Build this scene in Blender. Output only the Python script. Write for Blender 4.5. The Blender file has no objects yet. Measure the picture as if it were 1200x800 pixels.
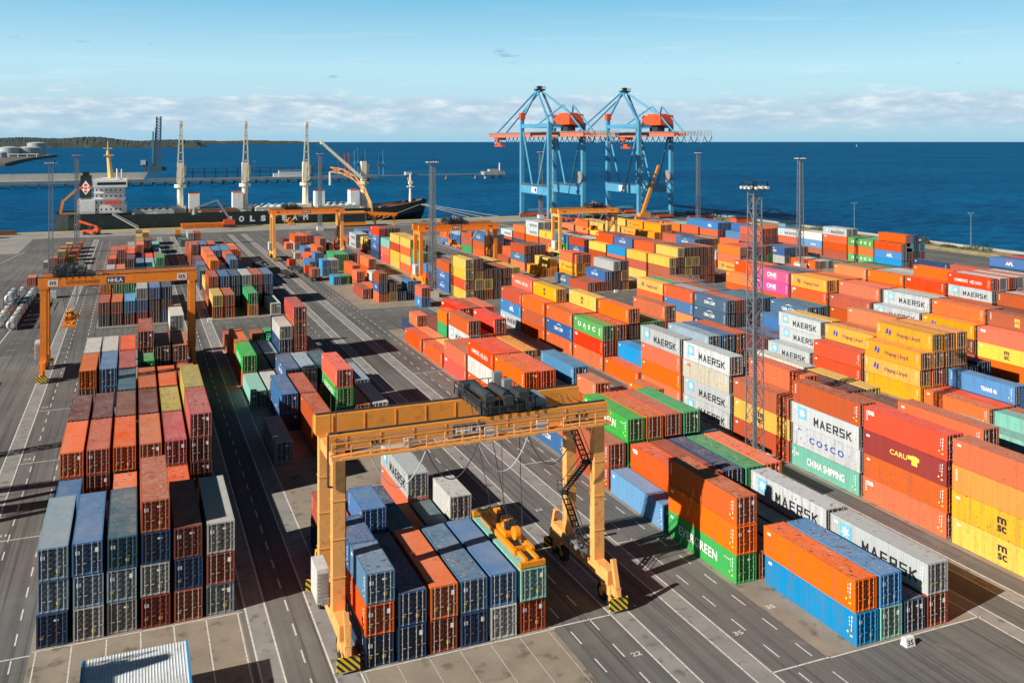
import bpy, math, random, colorsys
from mathutils import Vector, Matrix
random.seed(7)
R = math.radians
scene = bpy.context.scene
COL = scene.collection

# ------------------------------------------------------------------ camera, sky, sun
cam_d = bpy.data.cameras.new('camera')
cam = bpy.data.objects.new('camera', cam_d)
COL.objects.link(cam)
cam.location = (0, 0, 43.7)
cam.rotation_euler = (R(90), 0, R(-22.148))
cam_d.sensor_width = 36.0
cam_d.lens = 1052.0 / 1200 * 36
cam_d.shift_x = 14.6 / 1200
cam_d.shift_y = -234.0 / 1200
cam_d.clip_start = 0.5
cam_d.clip_end = 150000
scene.camera = cam

scene.view_settings.view_transform = 'Standard'
scene.view_settings.look = 'None'
scene.view_settings.gamma = 1
scene.view_settings.exposure = 0.42

SUN_EL = 29.0
SUN_DIR = Vector((-0.978, -0.208, 0))            # towards the sun, on the ground
world = bpy.data.worlds.new('World')
scene.world = world
world.use_nodes = True
nt = world.node_tree
nt.nodes.clear()
def N(nt, typ, **kw):
    n = nt.nodes.new(typ)
    for k, v in kw.items():
        if k == 'ins':
            for kk, vv in v.items(): n.inputs[kk].default_value = vv
        else: setattr(n, k, v)
    return n
def build_sky():
    L = nt.links.new
    out = N(nt, 'ShaderNodeOutputWorld')
    bg = N(nt, 'ShaderNodeBackground'); bg.inputs['Strength'].default_value = 0.05
    sky = N(nt, 'ShaderNodeTexSky', sky_type='NISHITA', sun_disc=False)
    sky.sun_elevation = R(SUN_EL); sky.sun_rotation = R(258)
    sky.altitude = 40; sky.air_density = 1.0; sky.dust_density = 0.3; sky.ozone_density = 3.0
    tc = N(nt, 'ShaderNodeTexCoord')
    sep = N(nt, 'ShaderNodeSeparateXYZ'); L(tc.outputs['Generated'], sep.inputs[0])
    def math_(op, a, b=None, clamp=False):
        m = N(nt, 'ShaderNodeMath', operation=op); m.use_clamp = clamp
        for i, s in enumerate((a, b)):
            if s is None: continue
            if isinstance(s, (int, float)): m.inputs[i].default_value = s
            else: L(s, m.inputs[i])
        return m.outputs[0]
    def ramp(src, pts):
        r = N(nt, 'ShaderNodeValToRGB'); L(src, r.inputs[0])
        e = r.color_ramp.elements
        while len(e) < len(pts): e.new(0.5)
        for i, (p, c) in enumerate(pts): e[i].position = p; e[i].color = (c, c, c, 1) if not isinstance(c, tuple) else c
        return r.outputs[0]
    def mixc(f, a, b, mode='MIX'):
        m = N(nt, 'ShaderNodeMix', data_type='RGBA', blend_type=mode)
        if isinstance(f, (int, float)): m.inputs[0].default_value = f
        else: L(f, m.inputs[0])
        for i, s in ((6, a), (7, b)):
            if isinstance(s, tuple): m.inputs[i].default_value = s
            else: L(s, m.inputs[i])
        return m.outputs[2]
    z = sep.outputs[2]
    # cloud bank low over the sea: stretched noise in direction space
    comb = N(nt, 'ShaderNodeCombineXYZ')
    L(sep.outputs[0], comb.inputs[0]); L(sep.outputs[1], comb.inputs[1]); L(math_('MULTIPLY', z, 4.2), comb.inputs[2])
    n1 = N(nt, 'ShaderNodeTexNoise'); n1.inputs['Scale'].default_value = 7.0; n1.inputs['Detail'].default_value = 9; n1.inputs['Roughness'].default_value = 0.62; n1.inputs['Distortion'].default_value = 0.25
    L(comb.outputs[0], n1.inputs['Vector'])
    n2 = N(nt, 'ShaderNodeTexNoise'); n2.inputs['Scale'].default_value = 26.0; n2.inputs['Detail'].default_value = 7; n2.inputs['Roughness'].default_value = 0.6
    L(comb.outputs[0], n2.inputs['Vector'])
    nn = math_('ADD', math_('MULTIPLY', n1.outputs[0], 0.62), math_('MULTIPLY', n2.outputs[0], 0.38))
    band = ramp(z, [(0.0, 0.0), (0.006, 0.2), (0.016, 0.85), (0.030, 1.0), (0.042, 0.80), (0.052, 0.25), (0.062, 0.0)])
    dens = math_('MULTIPLY', ramp(math_('ADD', nn, math_('MULTIPLY', band, 0.26)), [(0.0, 0), (0.58, 0), (0.68, 0.85), (1.0, 1)]), ramp(z, [(0.0, 0.10), (0.008, 0.30), (0.022, 0.80), (0.046, 0.9), (0.060, 0.8), (0.072, 0)]))
    # upper wisps
    comb2 = N(nt, 'ShaderNodeCombineXYZ')
    L(sep.outputs[0], comb2.inputs[0]); L(sep.outputs[1], comb2.inputs[1]); L(math_('MULTIPLY', z, 16.0), comb2.inputs[2])
    n3 = N(nt, 'ShaderNodeTexNoise'); n3.inputs['Scale'].default_value = 4.2; n3.inputs['Detail'].default_value = 8; n3.inputs['Distortion'].default_value = 0.6
    L(comb2.outputs[0], n3.inputs['Vector'])
    wisp = math_('MULTIPLY', ramp(n3.outputs[0], [(0.0, 0), (0.57, 0), (0.80, 0.45), (1.0, 0.7)]), ramp(z, [(0.0, 0), (0.05, 0), (0.075, 1), (0.11, 0.7), (0.16, 0.1), (0.3, 0)]))
    shade = ramp(math_('ADD', n2.outputs[0], math_('MULTIPLY', z, 1.6)), [(0.42, (6.4, 8.6, 11.2, 1)), (0.58, (8.4, 10.4, 12.2, 1)), (0.74, (12.6, 13.6, 14.2, 1))])
    skyc = mixc(1.0, sky.outputs[0], (0.80, 1.06, 1.02, 1), 'MULTIPLY')
    # the pale, slightly milky air near the horizon
    horizon = ramp(z, [(0.0, 0.9), (0.03, 0.82), (0.10, 0.80), (0.16, 0.76), (0.4, 0.2), (0.8, 0.0)])
    hcol = ramp(z, [(0.0, (5.6, 9.6, 12.6, 1)), (0.035, (8.2, 12.0, 14.0, 1)), (0.08, (8.6, 13.4, 15.6, 1)), (0.16, (3.6, 9.6, 14.2, 1))])
    skyc = mixc(horizon, skyc, hcol)
    skyc = mixc(1.0, skyc, ramp(z, [(0.0, (1, 1, 1, 1)), (0.165, (1, 1, 1, 1)), (0.27, (0.22, 0.36, 0.42, 1)), (0.45, (0.05, 0.20, 0.235, 1)), (1.0, (0.03, 0.17, 0.20, 1))]), 'MULTIPLY')  # sky above the view darkened and tinted teal to deepen the shadows
    c = mixc(wisp, skyc, (12.2, 14.8, 16.0, 1))
    comb3 = N(nt, 'ShaderNodeCombineXYZ')
    L(sep.outputs[0], comb3.inputs[0]); L(sep.outputs[1], comb3.inputs[1]); L(math_('MULTIPLY', z, 5.0), comb3.inputs[2])
    n4 = N(nt, 'ShaderNodeTexNoise'); n4.inputs['Scale'].default_value = 17; n4.inputs['Detail'].default_value = 5; L(comb3.outputs[0], n4.inputs['Vector'])
    puff = math_('MULTIPLY', ramp(n4.outputs[0], [(0.0, 0), (0.675, 0), (0.73, 0.75), (1.0, 0.8)]), ramp(z, [(0.0, 0), (0.066, 0), (0.072, 1), (0.10, 1), (0.115, 0)]))
    c = mixc(puff, c, (4.6, 7.6, 10.2, 1))
    c = mixc(dens, c, shade)
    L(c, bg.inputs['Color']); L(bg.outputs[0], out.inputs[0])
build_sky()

sun_d = bpy.data.lights.new('sun', 'SUN')
sun = bpy.data.objects.new('sun', sun_d)
COL.objects.link(sun)
sun_d.energy = 5.0
sun_d.angle = R(0.5)
sun_d.color = (1.0, 0.93, 0.82)
to_sun = Vector((SUN_DIR.x * math.cos(R(SUN_EL)), SUN_DIR.y * math.cos(R(SUN_EL)), math.sin(R(SUN_EL))))
sun.rotation_euler = to_sun.to_track_quat('Z', 'Y').to_euler()
sun.location = (-100, -20, 120)

# ------------------------------------------------------------------ helpers
class MB:
    """collects geometry and links it as one mesh object"""
    def __init__(s): s.v = []; s.f = []; s.m = []; s.c = []; s.cur = None
    def quadf(s, pts, mat=0):
        n = len(s.v); s.v += [tuple(p) for p in pts]; s.f.append(tuple(range(n, n + len(pts)))); s.m.append(mat); s.c.append(s.cur)
    def box(s, x0, y0, z0, x1, y1, z1, mat=0):
        n = len(s.v)
        s.v += [(x0,y0,z0),(x1,y0,z0),(x1,y1,z0),(x0,y1,z0),(x0,y0,z1),(x1,y0,z1),(x1,y1,z1),(x0,y1,z1)]
        for f in ((3,2,1,0),(4,5,6,7),(0,1,5,4),(1,2,6,5),(2,3,7,6),(3,0,4,7)):
            s.f.append(tuple(n + i for i in f)); s.m.append(mat); s.c.append(s.cur)
        return s
    def beam(s, a, b, w, h=None, mat=0, up=(0, 0, 1)):
        """rectangular bar from a to b, w across, h along up"""
        h = w if h is None else h
        a = Vector(a); b = Vector(b); d = (b - a).normalized(); up = Vector(up)
        if abs(d.dot(up)) > 0.98: up = Vector((1, 0, 0))
        x = d.cross(up).normalized() * w / 2; y = x.cross(d).normalized() * h / 2
        n = len(s.v)
        for p in (a, b):
            for q in (-x - y, x - y, x + y, -x + y): s.v.append(tuple(p + q))
        for f in ((0,1,2,3),(7,6,5,4),(4,5,1,0),(5,6,2,1),(6,7,3,2),(7,4,0,3)):
            s.f.append(tuple(n + i for i in f)); s.m.append(mat); s.c.append(s.cur)
        return s
    def tube(s, a, b, r0, r1=None, seg=8, mat=0, cap=True):
        r1 = r0 if r1 is None else r1
        a = Vector(a); b = Vector(b); d = (b - a).normalized()
        up = Vector((0, 0, 1)) if abs(d.z) < 0.95 else Vector((1, 0, 0))
        x = d.cross(up).normalized(); y = x.cross(d).normalized()
        n = len(s.v)
        for p, r in ((a, r0), (b, r1)):
            for i in range(seg):
                t = 2 * math.pi * i / seg
                s.v.append(tuple(p + (x * math.cos(t) + y * math.sin(t)) * r))
        for i in range(seg):
            j = (i + 1) % seg
            s.f.append((n + i, n + j, n + seg + j, n + seg + i)); s.m.append(mat); s.c.append(s.cur)
        if cap:
            s.f.append(tuple(n + i for i in reversed(range(seg)))); s.m.append(mat); s.c.append(s.cur)
            s.f.append(tuple(n + seg + i for i in range(seg))); s.m.append(mat); s.c.append(s.cur)
        return s
    def path(s, pts, r, seg=6, mat=0):
        for a, b in zip(pts, pts[1:]): s.tube(a, b, r, r, seg, mat, False)
        return s
    def prism(s, outline, axis, lo, hi, mat=0):
        """outline: (a, b) points; axis the extruded one: 'x','y','z'"""
        def P(a, b, c): return {'x': (c, a, b), 'y': (a, c, b), 'z': (a, b, c)}[axis]
        n = len(s.v); k = len(outline)
        for c in (lo, hi):
            for a, b in outline: s.v.append(P(a, b, c))
        for i in range(k):
            j = (i + 1) % k
            s.f.append((n + i, n + j, n + k + j, n + k + i)); s.m.append(mat); s.c.append(s.cur)
        s.f.append(tuple(n + i for i in reversed(range(k)))); s.m.append(mat); s.c.append(s.cur)
        s.f.append(tuple(n + k + i for i in range(k))); s.m.append(mat); s.c.append(s.cur)
        return s
    def add(s, other, M=None, mats=None):
        n = len(s.v)
        s.v += [tuple(M @ Vector(p)) for p in other.v] if M else list(other.v)
        s.f += [tuple(n + i for i in f) for f in other.f]
        s.m += [mats[i] for i in other.m] if mats else list(other.m)
        s.c += [s.cur] * len(other.f)
        return s
    def mesh(s, name, mats, tint=False, smooth=False):
        me = bpy.data.meshes.new(name)
        me.from_pydata(s.v, [], s.f)
        for m in (mats if isinstance(mats, (list, tuple)) else [mats]): me.materials.append(m)
        me.polygons.foreach_set('material_index', s.m)
        if tint:
            at = me.color_attributes.new('tint', 'FLOAT_COLOR', 'CORNER')
            buf = []
            for f, c in zip(s.f, s.c):
                for _ in f: buf += [c[0], c[1], c[2], 1.0]
            at.data.foreach_set('color', buf)
        me.update()
        return me
    def build(s, name, mats, parent=None, loc=None, **kw):
        return put(name, s.mesh(name, mats, **kw), parent, loc)
def put(name, me, parent=None, loc=None, rotz=0):
    o = bpy.data.objects.new(name, me); COL.objects.link(o)
    if parent: o.parent = parent
    if loc is not None: o.location = loc
    if rotz: o.rotation_euler = (0, 0, rotz)
    return o
def tag(o, label, cat, group=None):
    o['label'] = label; o['category'] = cat
    if group: o['group'] = group
    return o
def thing(name, label, cat, loc=(0, 0, 0), rotz=0, group=None):
    return tag(put(name, None, None, loc, rotz), label, cat, group)
def struct(name, mb, mats, **kw):
    o = mb.build(name, mats, **kw); o['kind'] = 'structure'; return o

# ------------------------------------------------------------------ materials
def mat(name, color, rough=0.6, metal=0.0, var=0.12, scale=0.6, bump=0.0, bscale=20, dirt=None, dirt_amt=0.5, spec=None):
    m = bpy.data.materials.new(name); m.use_nodes = True
    t = m.node_tree; L = t.links.new
    b = t.nodes['Principled BSDF']
    b.inputs['Roughness'].default_value = rough; b.inputs['Metallic'].default_value = metal
    if spec is not None: b.inputs['Specular IOR Level'].default_value = spec
    tc = N(t, 'ShaderNodeTexCoord')
    n = N(t, 'ShaderNodeTexNoise'); n.inputs['Scale'].default_value = scale; n.inputs['Detail'].default_value = 7; n.inputs['Roughness'].default_value = 0.65
    L(tc.outputs['Object'], n.inputs['Vector'])
    mr = N(t, 'ShaderNodeMapRange'); mr.inputs[1].default_value = 0.3; mr.inputs[2].default_value = 0.7; mr.inputs[3].default_value = 1 - var; mr.inputs[4].default_value = 1 + var
    L(n.outputs[0], mr.inputs[0])
    mx = N(t, 'ShaderNodeMix', data_type='RGBA', blend_type='MULTIPLY'); mx.inputs[0].default_value = 1
    mx.inputs[6].default_value = (*color, 1); L(mr.outputs[0], mx.inputs[7])
    c = mx.outputs[2]
    if dirt:
        r = N(t, 'ShaderNodeMapRange'); r.inputs[1].default_value = 0.56; r.inputs[2].default_value = 0.68; r.inputs[4].default_value = dirt_amt
        n2 = N(t, 'ShaderNodeTexNoise'); n2.inputs['Scale'].default_value = scale * 2.7; n2.inputs['Detail'].default_value = 9
        L(tc.outputs['Object'], n2.inputs['Vector']); L(n2.outputs[0], r.inputs[0])
        m2 = N(t, 'ShaderNodeMix', data_type='RGBA'); L(r.outputs[0], m2.inputs[0]); L(c, m2.inputs[6]); m2.inputs[7].default_value = (*dirt, 1)
        c = m2.outputs[2]
    L(c, b.inputs['Base Color'])
    if bump:
        bp = N(t, 'ShaderNodeBump'); bp.inputs['Strength'].default_value = bump; bp.inputs['Distance'].default_value = 0.05
        n3 = N(t, 'ShaderNodeTexNoise'); n3.inputs['Scale'].default_value = bscale; n3.inputs['Detail'].default_value = 5
        L(tc.outputs['Object'], n3.inputs['Vector']); L(n3.outputs[0], bp.inputs['Height']); L(bp.outputs[0], b.inputs['Normal'])
    return m

def paint(name, source, roof=False, door=False):
    """container paint: the colour comes from the object (or from the tint attribute), with chalking, streaks and rust; door ends are shaded in the colour"""
    m = bpy.data.materials.new(name); m.use_nodes = True
    t = m.node_tree; L = t.links.new; b = t.nodes['Principled BSDF']
    if source == 'object':
        oi = N(t, 'ShaderNodeObjectInfo'); col = oi.outputs['Color']; rnd = oi.outputs['Random']
    else:
        a = N(t, 'ShaderNodeAttribute'); a.attribute_name = 'tint'; col = a.outputs['Color']; rnd = None
    g = N(t, 'ShaderNodeNewGeometry')
    def noise(scale, vec, detail=6, rough=0.6, dist=0.0):
        n = N(t, 'ShaderNodeTexNoise'); n.inputs['Scale'].default_value = scale; n.inputs['Detail'].default_value = detail
        n.inputs['Roughness'].default_value = rough; n.inputs['Distortion'].default_value = dist; L(vec, n.inputs['Vector']); return n.outputs[0]
    def rng(src, a, b_, c, d):
        r = N(t, 'ShaderNodeMapRange'); r.inputs[1].default_value = a; r.inputs[2].default_value = b_; r.inputs[3].default_value = c; r.inputs[4].default_value = d
        L(src, r.inputs[0]); return r.outputs[0]
    def mix(f, a, b_, mode='MIX'):
        x = N(t, 'ShaderNodeMix', data_type='RGBA', blend_type=mode)
        if isinstance(f, float): x.inputs[0].default_value = f
        else: L(f, x.inputs[0])
        for i, s in ((6, a), (7, b_)):
            if isinstance(s, tuple): x.inputs[i].default_value = s
            else: L(s, x.inputs[i])
        return x.outputs[2]
    pos = g.outputs['Position']
    st = N(t, 'ShaderNodeMapping'); st.inputs['Scale'].default_value = (1.6, 1.6, 0.16) if not roof else (1.3, 0.35, 1); L(pos, st.inputs[0])
    def amt(f, lo, hi):
        if rnd is None: return f
        k = N(t, 'ShaderNodeMath', operation='MULTIPLY'); k.use_clamp = True; L(f, k.inputs[0]); L(rng(rnd, 0.0, 1.0, lo, hi), k.inputs[1]); return k.outputs[0]
    big = noise(0.33, pos, 5)
    streak = noise(1.1, st.outputs[0], 7, 0.62)
    fine = noise(3.1, pos, 9, 0.72, 0.4)
    if roof:
        c = mix(rng(big, 0.32, 0.68, 0.05, 0.24), col, (0.56, 0.46, 0.42, 1))
        c = mix(rng(streak, 0.48, 0.75, 0.0, 0.22), c, (0.30, 0.27, 0.26, 1))
        c = mix(amt(rng(fine, 0.54, 0.66, 0.0, 0.6), 0.05, 1.1), c, (0.60, 0.52, 0.47, 1))
        c = mix(amt(rng(noise(1.7, pos, 8, 0.7), 0.55, 0.66, 0.0, 0.8), 0.15, 1.5), c, (0.15, 0.06, 0.03, 1))
    else:
        c = mix(rng(big, 0.3, 0.7, 0.0, 0.02), col, (0.5, 0.42, 0.36, 1))
        c = mix(amt(rng(streak, 0.46, 0.80, 0.0, 0.42), 0.2, 1.7), c, (0.16, 0.10, 0.07, 1))
        c = mix(amt(rng(fine, 0.57, 0.68, 0.0, 0.8), 0.1, 1.6), c, (0.15, 0.055, 0.025, 1))
    if door:
        c = mix(1.0, c, (0.55, 0.55, 0.55, 1), 'MULTIPLY')  # shade of the door ends under grazing sun, multiplied into their colour
        c = mix(rng(streak, 0.35, 0.65, 0.25, 0.6), c, (0.05, 0.03, 0.022, 1))
    L(c, b.inputs['Base Color'])
    b.inputs['Roughness'].default_value = 0.5
    L(rng(fine, 0.3, 0.75, 0.48, 0.75), b.inputs['Roughness'])
    b.inputs['Specular IOR Level'].default_value = 0.10
    return m
def flat(name, color, rough=0.55, **kw): return mat(name, color, rough, var=0.06, scale=1.5, **kw)

M_side = paint('container_side_paint', 'object')
M_roof = paint('container_roof_paint', 'object', roof=True)
M_door = paint('container_shaded_door_paint', 'object', door=True)
T_side = paint('mass_side_paint', 'tint')
T_roof = paint('mass_roof_paint', 'tint', roof=True)
T_door = paint('mass_shaded_door_paint', 'tint', door=True)
M_bar = mat('galvanised_bar', (0.62, 0.60, 0.57), 0.42, 0.35, dirt=(0.2, 0.09, 0.04), scale=1.2)
M_gasket = flat('black_rubber', (0.02, 0.02, 0.022), 0.7)
M_white = flat('white_lettering', (0.82, 0.82, 0.80), 0.5)
M_black = flat('black_lettering', (0.022, 0.024, 0.03), 0.5)
M_blue = flat('blue_lettering', (0.02, 0.07, 0.36), 0.5)
M_sky = flat('pale_blue_square', (0.16, 0.48, 0.66), 0.5)
M_yel = flat('yellow_lettering', (0.85, 0.60, 0.08), 0.5)
M_redl = flat('red_lettering', (0.70, 0.08, 0.03), 0.5)
M_orange = mat('crane_orange_paint', (0.90, 0.35, 0.055), 0.48, var=0.08, scale=0.5, dirt=(0.35, 0.16, 0.05), dirt_amt=0.35)
M_orange2 = mat('crane_deep_orange_paint', (0.88, 0.25, 0.02), 0.48, var=0.10, scale=0.5, dirt=(0.35, 0.12, 0.03), dirt_amt=0.4)
M_peach = mat('crane_pale_orange_paint', (0.90, 0.41, 0.12), 0.5, var=0.08, scale=0.7, dirt=(0.30, 0.16, 0.08), dirt_amt=0.5)
M_yellow = mat('machine_yellow_paint', (0.84, 0.27, 0.008), 0.45, var=0.10, scale=0.9, dirt=(0.25, 0.12, 0.04), dirt_amt=0.4)
M_dark = mat('dark_machinery', (0.045, 0.05, 0.055), 0.6, 0.2, var=0.3, scale=2)
M_grey = mat('grey_machinery', (0.28, 0.29, 0.29), 0.55, 0.2, var=0.25, scale=1.5)
M_lgrey = mat('pale_grey_sheet', (0.62, 0.63, 0.62), 0.5, 0.1, var=0.12, scale=1.0, dirt=(0.3, 0.25, 0.2), dirt_amt=0.3)
M_steel = mat('galvanised_lattice', (0.27, 0.29, 0.31), 0.45, 0.5, var=0.15, scale=2)
M_tyre = mat('tyre_rubber', (0.018, 0.018, 0.02), 0.8, var=0.2, scale=6)
M_glass = mat('dark_window_glass', (0.02, 0.035, 0.05), 0.12, var=0.05)
M_cable = mat('festoon_cable', (0.05, 0.05, 0.055), 0.6)
M_cable2 = mat('grey_cable', (0.42, 0.43, 0.44), 0.5)
M_crblue = mat('quay_crane_blue_paint', (0.075, 0.30, 0.48), 0.5, var=0.14, scale=0.25, dirt=(0.10, 0.12, 0.14), dirt_amt=0.4)
M_crred = mat('quay_crane_red_paint', (0.72, 0.085, 0.02), 0.5, var=0.12, scale=0.4)
M_boom = mat('quay_crane_boom_paint', (0.62, 0.17, 0.09), 0.5, var=0.14, scale=0.3)
M_conc = mat('pier_concrete', (0.36, 0.34, 0.31), 0.85, var=0.15, scale=0.05, dirt=(0.16, 0.15, 0.14), dirt_amt=0.5)
def stripes():
    m = bpy.data.materials.new('hazard_stripes'); m.use_nodes = True
    t = m.node_tree; b = t.nodes['Principled BSDF']; L = t.links.new
    tc = N(t, 'ShaderNodeTexCoord'); w = N(t, 'ShaderNodeTexWave', wave_type='BANDS', bands_direction='DIAGONAL')
    w.inputs['Scale'].default_value = 1.1; L(tc.outputs['Object'], w.inputs[0])
    r = N(t, 'ShaderNodeValToRGB'); r.color_ramp.interpolation = 'CONSTANT'
    r.color_ramp.elements[0].color = (0.02, 0.02, 0.02, 1); r.color_ramp.elements[1].position = 0.5; r.color_ramp.elements[1].color = (0.85, 0.58, 0.03, 1)
    L(w.outputs['Fac'], r.inputs[0]); L(r.outputs[0], b.inputs['Base Color']); return m
M_haz = stripes()

# ------------------------------------------------------------------ setting: ground, sea, markings
def asphalt():
    m = bpy.data.materials.new('terminal_asphalt'); m.use_nodes = True
    t = m.node_tree; b = t.nodes['Principled BSDF']; L = t.links.new
    g = N(t, 'ShaderNodeNewGeometry')
    def noise(sc, det=7, rg=0.6, vec=None, dist=0):
        n = N(t, 'ShaderNodeTexNoise'); n.inputs['Scale'].default_value = sc; n.inputs['Detail'].default_value = det; n.inputs['Roughness'].default_value = rg; n.inputs['Distortion'].default_value = dist
        L(vec or g.outputs['Position'], n.inputs['Vector']); return n.outputs[0]
    def ramp(s, pts):
        r = N(t, 'ShaderNodeValToRGB'); L(s, r.inputs[0]); e = r.color_ramp.elements
        while len(e) < len(pts): e.new(0.5)
        for i, (p, c) in enumerate(pts): e[i].position = p; e[i].color = (*c, 1) if isinstance(c, tuple) else (c, c, c, 1)
        return r.outputs[0]
    def mix(f, a, b_, mode='MIX'):
        x = N(t, 'ShaderNodeMix', data_type='RGBA', blend_type=mode)
        if isinstance(f, float): x.inputs[0].default_value = f
        else: L(f, x.inputs[0])
        for i, s in ((6, a), (7, b_)):
            if isinstance(s, tuple): x.inputs[i].default_value = s
            else: L(s, x.inputs[i])
        return x.outputs[2]
    base = ramp(noise(0.035, 8, 0.62), [(0.3, (0.096, 0.094, 0.093)), (0.52, (0.138, 0.134, 0.130)), (0.72, (0.200, 0.193, 0.185))])
    # worn wheel tracks run along the lanes
    mp = N(t, 'ShaderNodeMapping'); mp.inputs['Scale'].default_value = (1, 0.02, 1); L(g.outputs['Position'], mp.inputs[0])
    tr = ramp(noise(0.9, 6, 0.7, mp.outputs[0]), [(0.34, 0.66), (0.5, 1.0), (0.62, 1.12), (0.75, 1.30)])
    c = mix(1.0, base, tr, 'MULTIPLY')
    mp2 = N(t, 'ShaderNodeMapping'); mp2.inputs['Scale'].default_value = (1, 0.012, 1); L(g.outputs['Position'], mp2.inputs[0])
    c = mix(ramp(noise(2.6, 3, 0.5, mp2.outputs[0]), [(0.54, 0.0), (0.60, 0.55), (0.68, 0.65)]), c, (0.050, 0.049, 0.050, 1))
    c = mix(ramp(noise(0.09, 9, 0.75, None, 1.2), [(0.60, 0.0), (0.66, 0.5)]), c, (0.24, 0.22, 0.195, 1))
    c = mix(ramp(noise(0.45, 9, 0.7, None, 0.5), [(0.58, 0.0), (0.70, 0.45)]), c, (0.065, 0.062, 0.060, 1))
    c = mix(ramp(noise(6.0, 4, 0.6), [(0.35, 0.0), (0.7, 0.22)]), c, (0.20, 0.19, 0.18, 1))
    # rectangular repair patches
    br = N(t, 'ShaderNodeTexBrick'); L(g.outputs['Position'], br.inputs[0]); br.inputs['Scale'].default_value = 0.018
    br.inputs['Color1'].default_value = (0.84, 0.84, 0.84, 1); br.inputs['Color2'].default_value = (1.1, 1.1, 1.1, 1); br.inputs['Mortar'].default_value = (0.9, 0.9, 0.9, 1); br.inputs['Mortar Size'].default_value = 0.003
    c = mix(0.7, c, mix(1.0, c, br.outputs[0], 'MULTIPLY'))
    L(c, b.inputs['Base Color']); b.inputs['Roughness'].default_value = 0.88
    bp = N(t, 'ShaderNodeBump'); bp.inputs['Strength'].default_value = 0.25; bp.inputs['Distance'].default_value = 0.02; L(noise(14, 4), bp.inputs['Height']); L(bp.outputs[0], b.inputs['Normal'])
    return m
M_asphalt = asphalt()
M_pad = mat('worn_concrete_pad', (0.285, 0.240, 0.190), 0.9, var=0.22, scale=0.22, dirt=(0.10, 0.085, 0.07), dirt_amt=0.7, bump=0.2)
M_track = mat('crane_track_concrete', (0.27, 0.26, 0.25), 0.85, var=0.20, scale=0.35, dirt=(0.12, 0.115, 0.11), dirt_amt=0.8)
M_line = mat('worn_white_line', (0.66, 0.65, 0.62), 0.7, var=0.15, scale=1.2, dirt=(0.18, 0.17, 0.16), dirt_amt=0.75)
M_cobble = mat('pale_apron', (0.30, 0.285, 0.265), 0.9, var=0.2, scale=0.06, dirt=(0.16, 0.15, 0.14), dirt_amt=0.6)

QV = 482.0          # quay edge
SU = 314.0          # shore on the right
g = MB(); g.quadf([(-900, -300, 0), (SU, -300, 0), (SU, QV, 0), (-900, QV, 0)])
g.quadf([(-900, QV, 0), (SU, QV, 0), (SU, QV, -6), (-900, QV, -6)]); g.quadf([(SU, QV, 0), (SU, -300, 0), (SU, -300, -6), (SU, QV, -6)])
struct('ground', g, M_asphalt)
g = MB(); g.quadf([(-900, 452, 0.006), (SU - 20, 452, 0.006), (SU - 20, QV - 1.2, 0.006), (-900, QV - 1.2, 0.006)])
g.quadf([(-900, 395, 0.006), (-42, 395, 0.006), (-42, 451, 0.006), (-900, 451, 0.006)])
struct('quay_apron', g, M_cobble)
g = MB(); g.box(-900, QV - 1.1, 0.0, SU, QV - 0.5, 0.35); struct('quay_kerb', g, M_yel)
g = MB(); g.box(-900, QV - 0.48, -3.5, SU + 2, QV + 0.6, 0.28); struct('quay_wall', g, M_conc)

def water():
    m = bpy.data.materials.new('sea_water'); m.use_nodes = True
    t = m.node_tree; b = t.nodes['Principled BSDF']; L = t.links.new
    g = N(t, 'ShaderNodeNewGeometry')
    mp = N(t, 'ShaderNodeMapping'); mp.inputs['Rotation'].default_value = (0, 0, R(-20)); mp.inputs['Scale'].default_value = (0.45, 1, 1); L(g.outputs['Position'], mp.inputs[0])
    def noise(sc, det=6, rg=0.6):
        n = N(t, 'ShaderNodeTexNoise'); n.inputs['Scale'].default_value = sc; n.inputs['Detail'].default_value = det; n.inputs['Roughness'].default_value = rg; L(mp.outputs[0], n.inputs['Vector']); return n.outputs[0]
    def bump(h, s, d, prev=None):
        x = N(t, 'ShaderNodeBump'); x.inputs['Strength'].default_value = s; x.inputs['Distance'].default_value = d; L(h, x.inputs['Height'])
        if prev: L(prev, x.inputs['Normal'])
        return x.outputs[0]
    n = bump(noise(0.16, 5, 0.6), 1.0, 1.6)
    n = bump(noise(0.75, 5, 0.65), 0.8, 0.5, n)
    L(n, b.inputs['Normal'])
    r = N(t, 'ShaderNodeValToRGB'); L(noise(0.004, 6, 0.6), r.inputs[0])
    r.color_ramp.elements[0].position = 0.35; r.color_ramp.elements[0].color = (0.0004, 0.068, 0.185, 1)
    r.color_ramp.elements[1].position = 0.65; r.color_ramp.elements[1].color = (0.001, 0.105, 0.250, 1)
    cc = N(t, 'ShaderNodeValToRGB'); L(noise(0.16, 9, 0.78), cc.inputs[0])  # light and dark of the waves painted into the sea colour
    cc.color_ramp.elements[0].position = 0.38; cc.color_ramp.elements[0].color = (0.35, 0.42, 0.52, 1); cc.color_ramp.elements[1].position = 0.66; cc.color_ramp.elements[1].color = (1.9, 1.8, 1.7, 1)
    mx = N(t, 'ShaderNodeMix', data_type='RGBA', blend_type='MULTIPLY'); mx.inputs[0].default_value = 1; L(r.outputs[0], mx.inputs[6]); L(cc.outputs[0], mx.inputs[7])
    L(mx.outputs[2], b.inputs['Base Color']); b.inputs['Roughness'].default_value = 0.5; b.inputs['IOR'].default_value = 1.33
    b.inputs['Specular IOR Level'].default_value = 0.03
    return m
w = MB(); S = 90000
w.quadf([(-S, -S, -2.6), (S, -S, -2.6), (S, S, -2.6), (-S, S, -2.6)])
struct('sea', w, water())

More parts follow.
